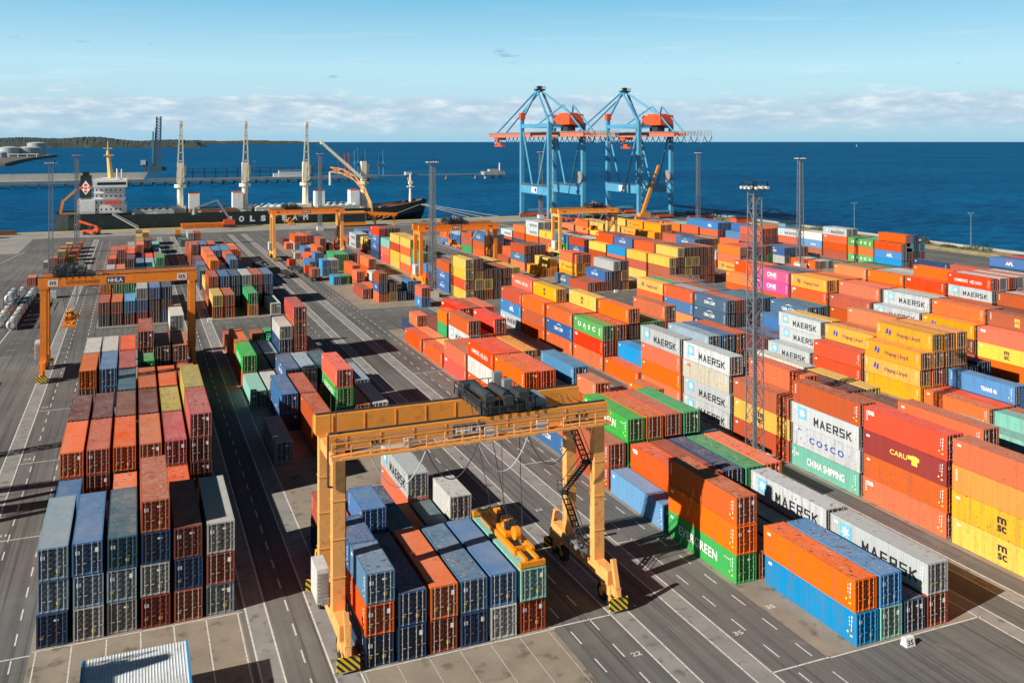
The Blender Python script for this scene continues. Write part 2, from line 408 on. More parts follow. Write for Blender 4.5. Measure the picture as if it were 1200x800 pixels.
pads = MB()
def pad(u0, u1, v0, v1): pads.quadf([(u0, v0, .006), (u1, v0, .006), (u1, v1, .006), (u0, v1, .006)])
BLK_U = {'L': (-7.9, 8.7), 'C': (17.5, 34.4), 'R1': (54.9, 71.6), 'R2': (82.4, 99.2), 'R3': (120.4, 137.5), 'R4': (148.6, 165.5), 'R5': (186.5, 203.2), 'R6': (214.2, 231), 'R7': (242.5, 259)}
for k, (a, b_) in BLK_U.items():
    n0 = {'L': 73.5, 'C': 40, 'R1': 59.8}.get(k, 60)
    pad(a - .4, b_ + .4, n0, 203); pad(a - .4, b_ + .4, 230, 400)
struct('yard_pads', pads, M_pad)
TRK = [(-16.4, -14.5), (9.6, 11.4), (15.2, 17.3), (40.8, 42.6), (46.7, 48.7), (71.9, 73.7), (77.2, 79.2), (102.6, 104.5), (109.9, 111.8), (135.6, 137.9)][:9] + [(144.4, 146.4), (170, 172), (178, 180), (204.5, 206.5), (209.5, 211.5), (236, 238), (262, 264)]
tk = MB()
for a, b_ in TRK: tk.quadf([(a, -100, .010), (b_, -100, .010), (b_, 440, .010), (a, 440, .010)])
struct('crane_track', tk, M_track)
ln = MB()
def line(u0, v0, u1, v1, w=.16):
    d = Vector((u1 - u0, v1 - v0, 0)); L_ = d.length; d.normalize(); p = Vector((-d.y, d.x, 0)) * w / 2
    a = Vector((u0, v0, .014)); b_ = Vector((u1, v1, .014)); ln.quadf([a - p, b_ - p, b_ + p, a + p])
for a, b_ in TRK: line(a, -60, a, 440); line(b_, -60, b_, 440)
for u in (-12.8, -9.6, 13.3, 36.1, 38.6, 50.7, 53.4, 99.9, 101.6, 113.5, 117, 168, 175.0, 207.9):
    v = 20 + random.random() * 3
    while v < 430:
        line(u, v, u, v + 2.1, .14); v += 4.5
for u0, u1 in ((-14.5, -8.2), (34.6, 40.8), (48.7, 54.6)):
    for v in range(5): line(u0, 73.0 + v * 25.7 - (13 if u0 > 40 else 0) - 12.9 * (u0 < 0), u1, 73.0 + v * 25.7 - (13 if u0 > 40 else 0) - 12.9 * (u0 < 0))
for k, (a, b_) in list(BLK_U.items())[:3]:
    ve = {'L': 86.3, 'C': 72.8, 'R1': 59.9}[k]
    line(a - 0.2, ve, b_ + .6, ve, .14); line(a - .2, ve - 12.8, b_ + .6, ve - 12.8, .14)
    if k != 'R1':
        for i in range(7): line(a + .1 + 2.78 * i, ve, a + .1 + 2.78 * i, ve - 12.8, .12 if k == 'L' else .05)
for u in range(150, 300, 12): line(u, 300, u + 5, 296, .14)
for i in range(5): line(262, 170 + i * 18, 300, 158 + i * 18, .14)
line(280, 120, 292, 400); line(-30, 100, -22, 420, .25); line(-60, 250, -40, 400, .25)
for v in (206, 213, 220, 226):
    u = -30
    while u < 250: line(u, v, u + 2, v, .14); u += 5
struct('painted_lines', ln, M_line)

# ------------------------------------------------------------------ lettering
_tx = {}
def text_mb(txt, w, h, bold=0.02, mi=0, spacing=1.0):
    """flat letters fitted into w by h, centred, in the xy plane -> MB"""
    key = (txt, bold, spacing)
    if key not in _tx:
        c = bpy.data.curves.new('t', 'FONT'); c.body = txt; c.size = 1; c.offset = bold; c.space_character = spacing; c.align_x = 'CENTER'
        c.resolution_u = 3
        o = bpy.data.objects.new('t', c); COL.objects.link(o)
        dg = bpy.context.evaluated_depsgraph_get()
        me = bpy.data.meshes.new_from_object(o.evaluated_get(dg))
        vs = [tuple(v.co) for v in me.vertices]; fs = [tuple(p.vertices) for p in me.polygons]
        bpy.data.objects.remove(o); bpy.data.curves.remove(c); bpy.data.meshes.remove(me)
        xs = [v[0] for v in vs]; ys = [v[1] for v in vs]
        _tx[key] = (vs, fs, min(xs), max(xs), min(ys), max(ys))
    vs, fs, x0, x1, y0, y1 = _tx[key]
    m = MB()
    sx = w / (x1 - x0); sy = h / (y1 - y0)
    m.v = [((v[0] - (x0 + x1) / 2) * sx, (v[1] - (y0 + y1) / 2) * sy, 0) for v in vs]
    m.f = list(fs); m.m = [mi] * len(fs); m.c = [None] * len(fs)
    return m
GLY = {'M': [((0, 0), (0, 1)), ((0, 1), (.5, .32)), ((.5, .32), (1, 1)), ((1, 1), (1, 0))], 'A': [((0, 0), (.5, 1)), ((.5, 1), (1, 0)), ((.2, .30), (.8, .30))],
 'E': [((0, 0), (0, 1)), ((0, 1), (1, 1)), ((0, .5), (.9, .5)), ((0, 0), (1, 0))], 'R': [((0, 0), (0, 1)), ((0, 1), (1, 1)), ((1, 1), (1, .46)), ((1, .46), (0, .46)), ((.55, .46), (1, 0))],
 'S': [((1, 1), (0, 1)), ((0, 1), (0, .52)), ((0, .52), (1, .52)), ((1, .52), (1, 0)), ((1, 0), (0, 0))], 'K': [((0, 0), (0, 1)), ((0, .45), (.95, 1)), ((.3, .6), (1, 0))]}
def stroke_text(txt, w, h, t=.17):
    m = MB(); n = len(txt); adv = w / n; lw = adv * .74 - t; k = 0
    for i, ch in enumerate(txt):
        x0 = -w / 2 + i * adv + (adv - lw) / 2; y0 = -h / 2 + t / 2; hh = h - t
        for a, b_ in GLY[ch]:
            p = Vector((x0 + a[0] * lw, y0 + a[1] * hh, 0)); q = Vector((x0 + b_[0] * lw, y0 + b_[1] * hh, 0)); d = (q - p).normalized() * t / 2; nn = Vector((-d.y, d.x, 0))
            z = Vector((0, 0, .0012 * (k % 5))); k += 1
            m.quadf([p - d - nn + z, q + d - nn + z, q + d + nn + z, p - d + nn + z])
    return m
def on_left(mb, target, v, z, x=-0.014):
    """put flat artwork on the face towards -u: artwork x runs towards -v"""
    Mx = Matrix(((0, 0, -1, x), (-1, 0, 0, v), (0, 1, 0, z), (0, 0, 0, 1)))
    target.add(mb, Mx)
def star(w):
    m = MB(); m.quadf([(-w/2, -w/2, 0), (w/2, -w/2, 0), (w/2, w/2, 0), (-w/2, w/2, 0)], 0)
    pts = []
    for i in range(14):
        r = w * (.42 if i % 2 == 0 else .17); t = math.pi / 2 + i * math.pi / 7
        pts.append((math.cos(t) * r, math.sin(t) * r, .004))
    for i in range(14): m.quadf([(0, 0, .004), pts[i], pts[(i + 1) % 14]], 1)
    return m
def rect(w, h, mi=0, sk=0):
    m = MB(); m.quadf([(-w/2 - sk, -h/2, 0), (w/2 - sk, -h/2, 0), (w/2 + sk, h/2, 0), (-w/2 + sk, h/2, 0)], mi); return m
def swoosh(w, mi=0):
    m = MB()
    for i in range(10):
        t0 = i / 10; t1 = (i + 1) / 10
        y = lambda t: .35 * math.sin(t * math.pi) * w * .35; th = lambda t: .05 * w * math.sin(t * math.pi) + .01
        x = lambda t: (t - .5) * w
        m.quadf([(x(t0), y(t0), 0), (x(t1), y(t1), 0), (x(t1), y(t1) + th(t1), 0), (x(t0), y(t0) + th(t0), 0)], mi)
    return m
def artwork(code, Ln, H):
    """lettering of one long side, in container coordinates; v runs 0 (near) .. Ln (far)"""
    m = MB(); T = lambda s, w, h, f, zz=.5, b=.02, mi=0, sp=1.0: on_left(text_mb(s, w, h, b, mi, sp), m, Ln * (1 - f), H * zz)
    q = Ln / 12.19
    if code == 'W':
        on_left(stroke_text('MAERSK', 7.0 * q, 1.12 if q > .7 else .85, .19 if q > .7 else .14), m, Ln * .375, H * .43); on_left(star(1.55), m, Ln * .83, H * .60); mats = [M_black, M_sky, M_white]
        m.m = [0] * len(m.m); n = 15
        for i in range(n): m.m[-n + i] = 2
        m.m[-n] = 1
    elif code == 'k': T('COSCO', 6.2 * q, .85, .52, .48, .02, 0, 1.6); T('COSCO', .9 * q, .25, .10, .80); mats = [M_blue]
    elif code == 'C': T('CHINA SHIPPING', 6.8 * q, .95, .52, .45, .02); T('||||', 1.2, .4, .06, .6); mats = [M_white]
    elif code == 'h': T('Hapag-Lloyd', 4.9 * q, .95, .58, .45, .008); on_left(rect(.42, .95, 1, .12), m, Ln * .80, H * .56); on_left(rect(.42, .95, 1, .12), m, Ln * .80 - .62, H * .50); mats = [flat('navy_lettering', (0.05, 0.05, 0.12)), M_blue] if 'navy_lettering' not in bpy.data.materials else [bpy.data.materials['navy_lettering'], M_blue]
    elif code == 'e': T('EVERGREEN', 6.9 * q, 1.0, .46, .5, .018, 0, 1.1); T('EVERGREEN', 1.1 * q, .12, .88, .72); mats = [M_white]
    elif code == 'u': T('U A S C', 7.2 * q, .9, .45, .55, .03, 0, 1.25); on_left(rect(.3, 1.4), m, Ln * .12, H * .5); on_left(swoosh(1.4), m, Ln * .60, H * .22); mats = [M_white]
    elif code == 'p': T('ONE', 3.6 * q, 1.15, .48, .56, .03); T('OCEAN NETWORK EXPRESS', 3.6 * q, .2, .48, .25, .0); mats = [M_white]
    elif code in 'cx': T('CMA CGM', 4.0 * q, .75, .48, .50, .02); on_left(swoosh(2.6 * q), m, Ln * .50, H * .72); mats = [M_white]
    elif code == 's': T('HAMBURG', 3.7 * q, .75, .32, .5, .01); T('SÜD', 1.8 * q, .8, .72, .5, .01); on_left(rect(1.3 * q, .16, 0, 0), m, Ln * .43, H * .48); on_left(rect(.9 * q, .13, 0, .35), m, Ln * .42, H * .60); on_left(rect(.9 * q, .13, 0, -.35), m, Ln * .42, H * .37); mats = [M_white]
    elif code == 'M': T('m', 1.05, .68, .5, .64, .03); T('sc', 1.05, .68, .5, .34, .03); mats = [M_black]
    elif code == 'q': T('m', 1.05, .68, .5, .64, .03); T('sc', 1.05, .68, .5, .34, .03); mats = [M_yel]
    elif code == 'A': T('APL', 2.6 * q, 1.0, .55, .46, .04); on_left(rect(2.4 * q, .16, 1), m, Ln * .45, H * .80); mats = [M_white, M_redl]
    elif code == 'v': T('CARU', 2.6, .6, .45, .52, .02); on_left(rect(.8, 1.1), m, Ln * .36, H * .5); on_left(rect(1.6, .45), m, Ln * .37, H * .58, -.018); mats = [M_yel]
    elif code == 'D': T('DB', .95, .5, .10, .78, .06); mats = [M_white]
    elif code == 'X': T('tex', 1.1, .4, .10, .78, .03); mats = [M_white]
    elif code == 'F': T('HSL', 1.0, .4, .14, .74, .03); mats = [M_redl]
    elif code == 'I': T('TRANS 46', 2.9, .7, .62, .42, .03); mats = [M_white]
    else: return None, None
    return m, mats
# small plate rows every container carries near its corners
def plates(Ln, H, seed):
    rr = random.Random(seed); m = MB()
    for k in range(4): on_left(rect(.10, .26, 0), m, .55 + .02 * k, H * (.80 - .13 * k))
    for k in range(3): on_left(rect(.07, .18, 0), m, .85, H * (.76 - .11 * k))
    on_left(rect(.28, .16, 1), m, .62, H * .22)
    on_left(rect(.20, .20, 1), m, 1.05, H * .30)
    if rr.random() < .6:
        for k in range(5): on_left(rect(.22, .12, 0), m, Ln - .55, H * (.82 - .09 * k))
    else: on_left(rect(.5, .24, 0), m, Ln - .8, H * .80)
    return m

# ------------------------------------------------------------------ shipping containers
W = 2.438
def side_profile(Ln, n):
    ys = [0.12]; d = []; a = .12; p = (Ln - .24) / n
    pts = []
    for i in range(n):
        y = a + i * p
        pts += [(y, 0.0), (y + p * .34, 0.0), (y + p * .5, 1.0), (y + p * .84, 1.0)]
    pts.append((a + n * p, 0.0)); return pts
def body_mb(Ln, H, lod):
    m = MB(); dep = .058
    if lod < 2:
        pr = side_profile(Ln, int(round((Ln - .24) / (.30 if lod == 0 else .60))))
        for x, sg in ((0.012, 1), (W - .012, -1)):
            for (y0, d0), (y1, d1) in zip(pr, pr[1:]):
                xa = x + sg * d0 * dep; xb = x + sg * d1 * dep
                q = [(xa, y0, .15), (xb, y1, .15), (xb, y1, H - .11), (xa, y0, H - .11)]
                m.quadf(q[::-1] if sg > 0 else q)
        pr = side_profile(W, 8)
        for (y0, d0), (y1, d1) in zip(pr, pr[1:]): m.quadf([(y1, Ln - .02 - d1 * dep, .15), (y0, Ln - .02 - d0 * dep, .15), (y0, Ln - .02 - d0 * dep, H - .11), (y1, Ln - .02 - d1 * dep, H - .11)])
    else:
        m.quadf([(.015, Ln, .15), (.015, 0, .15), (.015, 0, H - .1), (.015, Ln, H - .1)]); m.quadf([(W - .015, 0, .15), (W - .015, Ln, .15), (W - .015, Ln, H - .1), (W - .015, 0, H - .1)])
        m.quadf([(W, Ln - .015, .15), (0, Ln - .015, .15), (0, Ln - .015, H - .1), (W, Ln - .015, H - .1)])
    m.quadf([(0, 0, .06), (0, Ln, .06), (W, Ln, .06), (W, 0, .06)])
    for x in (0, W - .10):
        m.box(x, .12, .03, x + .10, Ln - .12, .17); m.box(x, .12, H - .12, x + .10, Ln - .12, H - .02)
    for y in (0, Ln - .12):
        m.box(.1, y + .004, .03, W - .1, y + .116, .20); m.box(.1, y + .004, H - .16, W - .1, y + .116, H - .02)
        for x in (0, W - .13):
            m.box(x - .002, y - .002, 0, x + .132, y + .122, H)
    return m
def roof_mb(Ln, H, lod):
    m = MB(); z = H - .03
    if lod == 0:
        n = int(Ln / .42); p = (Ln - .26) / n
        for i in range(n):
            y = .13 + i * p
            for (a, za), (b_, zb) in zip(((0, 0), (.3, 0), (.42, .018), (.88, .018)), ((.3, 0), (.42, .018), (.88, .018), (1, 0))):
                m.quadf([(.10, y + a * p, z + za), (W - .10, y + a * p, z + za), (W - .10, y + b_ * p, z + zb), (.10, y + b_ * p, z + zb)])
    else: m.quadf([(.10, .12, z), (W - .10, .12, z), (W - .10, Ln - .12, z), (.10, Ln - .12, z)])
    return m
def door_mb(H, right):
    x0, x1 = (W / 2 + .008, W - .13) if right else (.13, W / 2 - .008)
    m = MB(); z0, z1 = .20, H - .16; k = 5
    hh = (z1 - z0) / k
    for i in range(k):
        a = z0 + i * hh
        for (f0, d0), (f1, d1) in zip(((0, 0), (.42, 0), (.5, .035), (.92, .035)), ((.42, 0), (.5, .035), (.92, .035), (1, 0))):
            m.quadf([(x0, .05 + d0, a + f0 * hh), (x1, .05 + d0, a + f0 * hh), (x1, .05 + d1, a + f1 * hh), (x0, .05 + d1, a + f1 * hh)])
    for xx in (x0, x1 - .05): m.box(xx, .03, z0, xx + .05, .055, z1, 0)
    m.box(x0 - .005 if right else x1 - .002, .022, z0, x0 + .01 if right else x1 + .006, .05, z1, 1)
    return m
def sticker_mb(H, kind):
    m = MB(); y = .018
    x, z, w, h, mi = ((W - .60, H - .95, .34, .40, 0), (.30, .72, .26, .20, 1), (.28, H - 1.0, .34, .34, 0), (W - .95, .60, .30, .28, 1), (1.36, H - .72, .42, .16, 0))[kind]
    m.quadf([(x, y, z), (x + w, y, z), (x + w, y, z + h), (x, y, z + h)], mi)
    return m
def bar_mb(x, H):
    m = MB(); m.tube((x, -.005, .10), (x, -.005, H - .08), .024, seg=6)
    for z in (.12, H - .12): m.box(x - .06, -.03, z - .04, x + .06, .03, z + .04)
    for z in (.55, H * .5, H - .6): m.box(x - .05, -.02, z - .03, x + .05, .05, z + .03)
    m.box(x - .05, -.045, 1.02 if x < W / 2 else 1.10, x + .28, -.02, 1.06 if x < W / 2 else 1.14)
    return m
_mesh = {}
def cm(kind, Ln, H, lod=0, extra=None):
    key = (kind, Ln, H, lod, extra)
    if key in _mesh: return _mesh[key]
    if kind == 'body': me = body_mb(Ln, H, lod).mesh('container_body', [M_side])
    elif kind == 'roof': me = roof_mb(Ln, H, lod).mesh('container_roof', [M_roof])
    elif kind == 'door':
        m = door_mb(H, extra)
        me = m.mesh('container_door', [M_door, M_gasket])
    elif kind == 'doorbar':
        m = door_mb(H, extra)
        for x in ((.36, .86) if not extra else (1.58, 2.08)): m.add(bar_mb(x, H), None, {0: 2})
        me = m.mesh('container_door', [M_door, M_gasket, M_bar])
    elif kind == 'sticker': me = sticker_mb(H, extra).mesh('door_placard', [M_white, M_yel])
    elif kind == 'bar': me = bar_mb(extra, H).mesh('locking_bar', [M_bar])
    elif kind == 'paintedbar': me = bar_mb(extra, H).mesh('locking_bar', [M_side])
    elif kind == 'plates': me = plates(Ln, H, extra).mesh('marking', [M_white, M_yel])
    elif kind == 'art':
        m, mats = artwork(extra, Ln, H); me = m.mesh('lettering', mats) if m else None
    elif kind == 'whole':
        m = body_mb(Ln, H, 1); m.add(roof_mb(Ln, H, 1), None, {0: 1})
        for r in (0, 1):
            m.add(door_mb(H, r), None, {0: 2, 1: 3})
            for x in ((.36, .86) if not r else (1.58, 2.08)): m.tube((x, -.005, .1), (x, -.005, H - .08), .035, seg=4, mat=4)
        me = m.mesh('container_whole', [M_side, M_roof, M_door, M_gasket, M_bar])
    _mesh[key] = me; return me
def sticker_kind(): return random.randrange(12)

CC = {  # code: (linear base colour, words)
 'o': ((.82, .118, .004), 'orange'), 'O': ((.56, .080, .006), 'burnt orange'), 'r': ((.42, .072, .022), 'brick red'), 'R': ((.80, .066, .006), 'bright red'),
 'm': ((.13, .030, .036), 'maroon'), 'd': ((.17, .055, .035), 'dark brown'), 'b': ((.035, .16, .38), 'blue'), 'n': ((.016, .052, .125), 'navy'),
 'J': ((.085, .27, .50), 'faded blue'), 'V': ((.40, .052, .045), 'dull red'), 't': ((.008, .27, .56), 'bright blue'), 'T': ((.020, .10, .145), 'dark teal'), 'L': ((.27, .38, .47), 'pale blue'), 'g': ((.40, .41, .40), 'grey'),
 'w': ((.52, .525, .51), 'plain white'), 'W': ((.47, .51, .53), 'white black-lettered'), 'k': ((.44, .475, .50), 'blue-lettered grey'),
 'y': ((.76, .45, .06), 'plain yellow'), 'M': ((.78, .42, .020), 'yellow black-lettered'), 'h': ((.86, .32, .000), 'amber lettered'), 'H': ((.82, .27, .000), 'plain amber'),
 'e': ((.015, .42, .065), 'green white-lettered'), 'G': ((.025, .33, .11), 'plain green'), 'u': ((.10, .33, .085), 'leaf-green lettered'),
 'p': ((.72, .055, .25), 'pink lettered'), 'c': ((.055, .13, .22), 'slate lettered'), 'x': ((.03, .12, .30), 'deep-blue lettered'), 'C': ((.18, .50, .41), 'mint lettered'), 'a': ((.20, .52, .43), 'plain mint'),
 'A': ((.03, .18, .46), 'blue white-lettered'), 's': ((.86, .088, .004), 'red white-lettered'), 'v': ((.30, .030, .028), 'crimson yellow-lettered'),
 'q': ((.36, .085, .045), 'brown yellow-lettered'), 'D': ((.88, .062, .000), 'vermilion white-marked'), 'S': ((.62, .62, .57), 'cream'), 'F': ((.54, .50, .41), 'cream red-marked'),
 'Z': ((.52, .075, .015), 'rust red'), 'I': ((.10, .28, .55), 'blue small-lettered'), 'K': ((.60, .110, .022), 'salmon'), 'N': ((.016, .060, .16), 'dark navy'),
 'B': ((.055, .19, .32), 'steel blue'), 'Y': ((.42, .34, .07), 'olive'), 'X': ((.24, .05, .04), 'brown white-marked'),
}
ORD = ['first', 'second', 'third', 'fourth', 'fifth', 'sixth', 'seventh', 'eighth', 'ninth', 'tenth', 'eleventh', 'twelfth', 'thirteenth', 'fourteenth', 'fifteenth', 'sixteenth', 'seventeenth', 'eighteenth', 'nineteenth', 'twentieth', 'last', 'last', 'last']
H40, H20 = 2.84, 2.60
L40, L20 = 12.19, 6.06
BOX = []     # every container: dict(u, v, z, L, H, code, block, row, bay, tier, ntier, half)
def stack(u, v, cells, block, row, bay, Ln=L40, half='', vj=.10, zbase=0):
    H = H40 if Ln > 7 else H20
    z = zbase
    for t, ch in enumerate(cells):
        if ch != '.':
            BOX.append(dict(u=u + random.uniform(-.06, .06), v=v + random.uniform(-vj, vj), z=z + .012 * t + .012, L=Ln, H=H, code=ch, block=block, row=row, bay=bay, tier=t, nt=len(cells), half=half))
        z += H
def cell(u, v, s, block, row, bay):
    if not s or s == '-': return
    if '/' in s:
        a, b_ = s.split('/')
        if a and a != '-': stack(u, v, a, block, row, bay, L20, 'near')
        if b_ and b_ != '-': stack(u, v + 6.13, b_, block, row, bay, L20, 'far')
    else: stack(u, v, s, block, row, bay)
def block(name, u0, pitch, bays):
    for bi, (v, rows) in enumerate(bays):
        for ri, s in enumerate(rows.split()): cell(u0 + pitch * ri, v, s, name, ri, bi)
rr = random.Random(11)
PAL = 'rrrrrRoooOdddZZZKbbnnntTgwLyyHGamxS'
def rnd(n): return ''.join(rr.choice(PAL) for _ in range(max(1, n)))

block('L', -7.78, 2.79, [
 (86.7, 'nLL gLb gLT Xgnr rNd Lrg'), (99.6, 'rb b Zo ZR ro r'), (112.4, 'Gro rdK rGo rrK rrV rddV'), (125.2, 'ddm ddm rdd drm ddY ryyY'),
 (138.3, 'r b rgT rrK roo rrZ'), (151.7, 'ddK dnb dyV dG/rrG r dd'), (164.6, 'drw rgw rRR ddrV ddd rrK'), (177.4, '- - - - - rrdS')])
block('C', 17.8, 2.79, [
 (73.1, 'noB/nox nN ro NB wb ra'), (86.0, 'nr nnb/nn nT/nN r T -/Gw'), (98.9, '- - - - oW -'), (111.7, '- - - - - -'), (124.5, 'L - or - - -'),
 (137.4, '- xb rr - GeR K'), (151.5, 'a S nx gL rT -'), (164.6, 'oe m m d r T'), (177.4, 'ro n L NNw/NNw rrrV m'), (190.4, 'r - -/r G r -')])
stack(34.7, 137.6, 'w', 'C', 6, 5); stack(35.2, 151.8, 'L', 'C', 6, 6)
block('R1', 55.1, 2.77, [
 (60.3, '- to aJ n rW -'), (73.3, 'eoO r n T oW d'), (86.2, 'J oD rr nn oG ro'), (99.1, 'rr eee oGo rrZ nnG rT'), (111.8, 'xo rr b nr/rrK w rro/r'),
 (125.2, 'oDo oro nr bbJ m r'), (138.2, 'ows rDR rrh - r -'), (151.5, 'DZ rK - r - -'), (165.0, 'o y rWZ rr rrD -'), (178.3, 'o o rGo/rd rrD rWZ rGR'), (190.6, '- no/n - d - r')])
block('R2', 82.75, 2.77, [
 (47.2, 'MMHO rrZ r r r r'), (60.0, 'MMHO rrZ rr r r r'), (72.9, 'DKvD rrR rrZZ no nn naa'), (85.7, 'CkWr rrd rdR rrK nnd rr'), (98.6, 'rMZ rrOo rr rZd rrm rdy'),
 (111.8, 'WWFW gd bb rd bn rdS'), (124.9, 'oKoW nnw TTgL nnnx rrrK tt'), (138.0, 'o tt TT dd dd rd'), (151.0, 'KDu drO dddo TTG TTG rrrZ'), (164.2, 'OxO rro rrrM rrM rr ry'), (177.3, 'OZo rrOM rdM rdd nn/n r'), (190.2, 'WAO rrrs rMM rc r b')])
block('R3', 121.0, 2.77, [
 (60, 'r n - a r b'), (73, 'rr ro n r a -'), (85.8, 'a r nn r b n'), (98.8, 'o R nI b n -'), (111.8, 'Hhh HoHh rdHH ddHH nn/n dn'), (124.9, 'ZZ rrh rdr rroK dd nn'),
 (138.2, 'W WWW yyy rr dd xx'), (151.2, 'm x d/d bb ccc rxc'), (164.6, 'ncc TdK Tdc Tgc TTT nc'), (177.4, 'obK rrL rnr rdT dd g'), (190.4, 'rKh KrG rrK drr rdd rd')])
block('R4', 149.0, 2.77, [
 (86, 'r r o b r n'), (99, 'rr o r r n b'), (111.9, 'oMD rrrq rrr dr nr b'), (124.9, 'rdh rrOo roor dd bnn rr'), (138.0, 'rWW rrWW rrww btt drr rK'), (151.2, 'rZO rrOo rrro dKo r d'),
 (164.5, 'nuDh rddh rrdZ rrro rdr'), (177.6, 'rZpp rrnn dddT rrdr rgg rr'), (190.6, 'rZo rroD rdno rrr rn')])
block('R5', 186.6, 2.77, [
 (138, 'rdr rww rrK rWw rgr'), (151.8, 'rZWs rwww rrrK rggw rrrK rwww'), (165.0, 'roD rrdo rdG dwG rrr ro'), (178.0, 'roo rdg roW rwS drr g'), (191.0, 'roo rrG rrK TnG bnn rn')])
block('R6', 214.5, 2.77, [(151, 'rd rg rw db rr nn'), (165, 'rdo rrr rnn dd r n'), (178, 'ro rrr - - rb nn'), (191, 'ro rnn rr dd - -')])
block('R7', 243.0, 2.77, [(186, 'dnA dnn rwR rrd nnn'), (173, 'rnb rdK nno rdd rwr')])
# beyond the cross road
block('LU', -7.8, 2.79, [
 (231.8, 'Tr dK dt rbw ddb bdn'), (244.8, 'rdH dnG rdG r rr nd'), (257.7, 'r rr d nn r -'), (290.5, 'dg ro rrm rn wL nTG'), (303.5, 'r o dm nb gL rL'), (316.8, 'rK rdZ rK rm rR oo'),
 (329.8, 'rr ry rK rdo rm ww'), (343, 'rK y rK yyY rdm ww'), (356, 'r R gL r yyy rR wa'.replace('yyy ', '')), (372, '- R g yy rR a'), (388, '- - d ry y r'), (404, '- - - rm yy -')])
block('CU', 18.0, 2.79, [
 (231.8, 'ry rr - Hu - S'.replace('Hu', 'HG')), (244.8, 'rdZ ndb nnn nnw ddZ nnb'), (257.8, 'dy nr d/G Gy gL a'), (278, 'nT dro rg nnb nb -'), (291, 'rb rro rw rrK rb -'), (304, 'rm nro rbt rbt rrK -'),
 (323, 'drr rnb rrK rb rZ rK'), (337, 'dr rG rK nb rr ro'), (351, 'rr ro r b - -'), (395, 'T dw dK - - -')])
for (u, v, c, ln_, row) in [
 (58.6, 244.5, 'r', L40, 0), (61.4, 245.5, 'o', L40, 1), (61.5, 238.0, 'oxr', L20, 1), (64.3, 238.0, 'yd', L20, 2), (67.0, 238.2, 'n', L20, 3), (69.8, 238.6, 'nb', L20, 4), (70.0, 226.5, 'AR', L20, 4),
 (64.8, 258.5, 'nw', L20, 2), (61.0, 262.0, 'ro', L20, 1), (70.2, 284.8, 'Oo', L40, 4), (70.2, 298.0, 'rr', L40, 4), (62.0, 272.0, 'ro', L40, 1), (56.1, 272.0, 't', L20, 0), (58.9, 272.2, 'G', L20, 0), (56.5, 291.0, 'tt', L20, 0),
 (59.3, 291.0, 'gw', L20, 0), (62.1, 300.6, 'GG', L40, 1), (64.9, 300.6, 'GG', L40, 2), (67.7, 301.0, 'rn', L40, 3), (55.3, 307.0, 'b', L40, 0), (58.0, 312.0, 'ob', L20, 0), (58, 324, 'o', L40, 0), (61, 324, 'ro', L40, 1), (55, 336, 'w', L20, 0), (66, 320, 'n', L40, 3),
 (57.0, 369, 'o', L20, 0), (59.8, 366, 'go', L40, 1), (62.6, 366, 'do', L40, 2), (65.4, 366, 'dr', L40, 3), (68.2, 367, 'dn', L40, 4), (60.5, 346, 'b', L40, 1), (63.5, 346, 'L', L40, 2), (67.4, 352, 'rr', L40, 3), (71.0, 352, 'r', L40, 4), (72.5, 340, 'rr', L40, 5), (69, 385, 'r', L20, 4), (58, 384, 'm', L40, 1)]:
    stack(u, v, c, 'R1U', row, int((v - 225) / 12.9), ln_, 'near' if ln_ < 7 else '')
block('R2U', 84.0, 2.77, [
 (231.0, 'yOyy dyyd ryd ddm rdr ryy'), (244.9, 'xxZ rdd rdR ddr rrd rdy'), (257.8, 'Db rr dd r r -'), (271.0, 'DtG rr nn - - -'), (284.0, 'oyoy yyoy rrd dd r -'), (297.0, 'yyry yyyy yyy rr r -'),
 (310.0, 'DRa rrG nnG rr r -'), (325.0, 'nxxD rrdd rrdd rrG n -'), (342.0, 'ry bb nyb rnb rr -'), (362.5, 'WW gg r bb b -'), (377.0, 'r r ob nb - -')])
block('R3U', 121.8, 2.77, [
 (231.2, 'r r rx ddg HHd -'), (241.5, 'c - - - - -'), (249.5, '- - Hho Hho - -'), (262.5, 'H Hy - T - -'), (277.0, 'Kcr odd rrd rr - -'), (291.0, 'r oo - m - -'), (314.5, 'orx rrb rrb nn rr m'), (328.0, 'Grr rrb rrL d - -'), (341.5, 'xbL nbL oo rr - -'), (355, 'bo rr wW - - -')])
block('R4U', 149.6, 2.77, [
 (231.5, 'rry dddy dyyd gdyd rrdd rrrr'), (244.8, 'yry rrro ddrr rdrr rnn r'), (258.0, 'rot rrrx ddrr rrrr rrn rd'), (271.2, 'rry rrrD rrdm rdrr rr m'), (287, 'Txr nxW nww rRR rr d'), (300.2, 'GGx rrW nrd dd rd rd'), (313.4, 'DrM rrG rry rrr dd dd'), (326.7, 'roWW rGWw rrrr rryy rrd r'), (340.0, 'nro eee nnr rr r d'), (353.5, 'rW eW rr rr r -')])
block('R5U', 186.4, 2.77, [
 (246.2, 'hoo rrR rdZ rrR rGd'), (259.2, 'rg rb G wn rr'), (272.2, 'gnx nnn nnd HHH dd'), (285.5, 'HH HHr HH rHn dd d'), (299, 'nHH noHH rHHH dHr dd'), (312.4, 'noh rnoh rroh rrnT rna rnn'), (326, 'rry rrryy rryy rrT dda nn'.replace('yy ', 'y ')), (340, 'ryy ryy roo rrr Tgn r'), (354, 'roo rry ryy rr rr r'), (368, 'ro oo oy yy r r')])
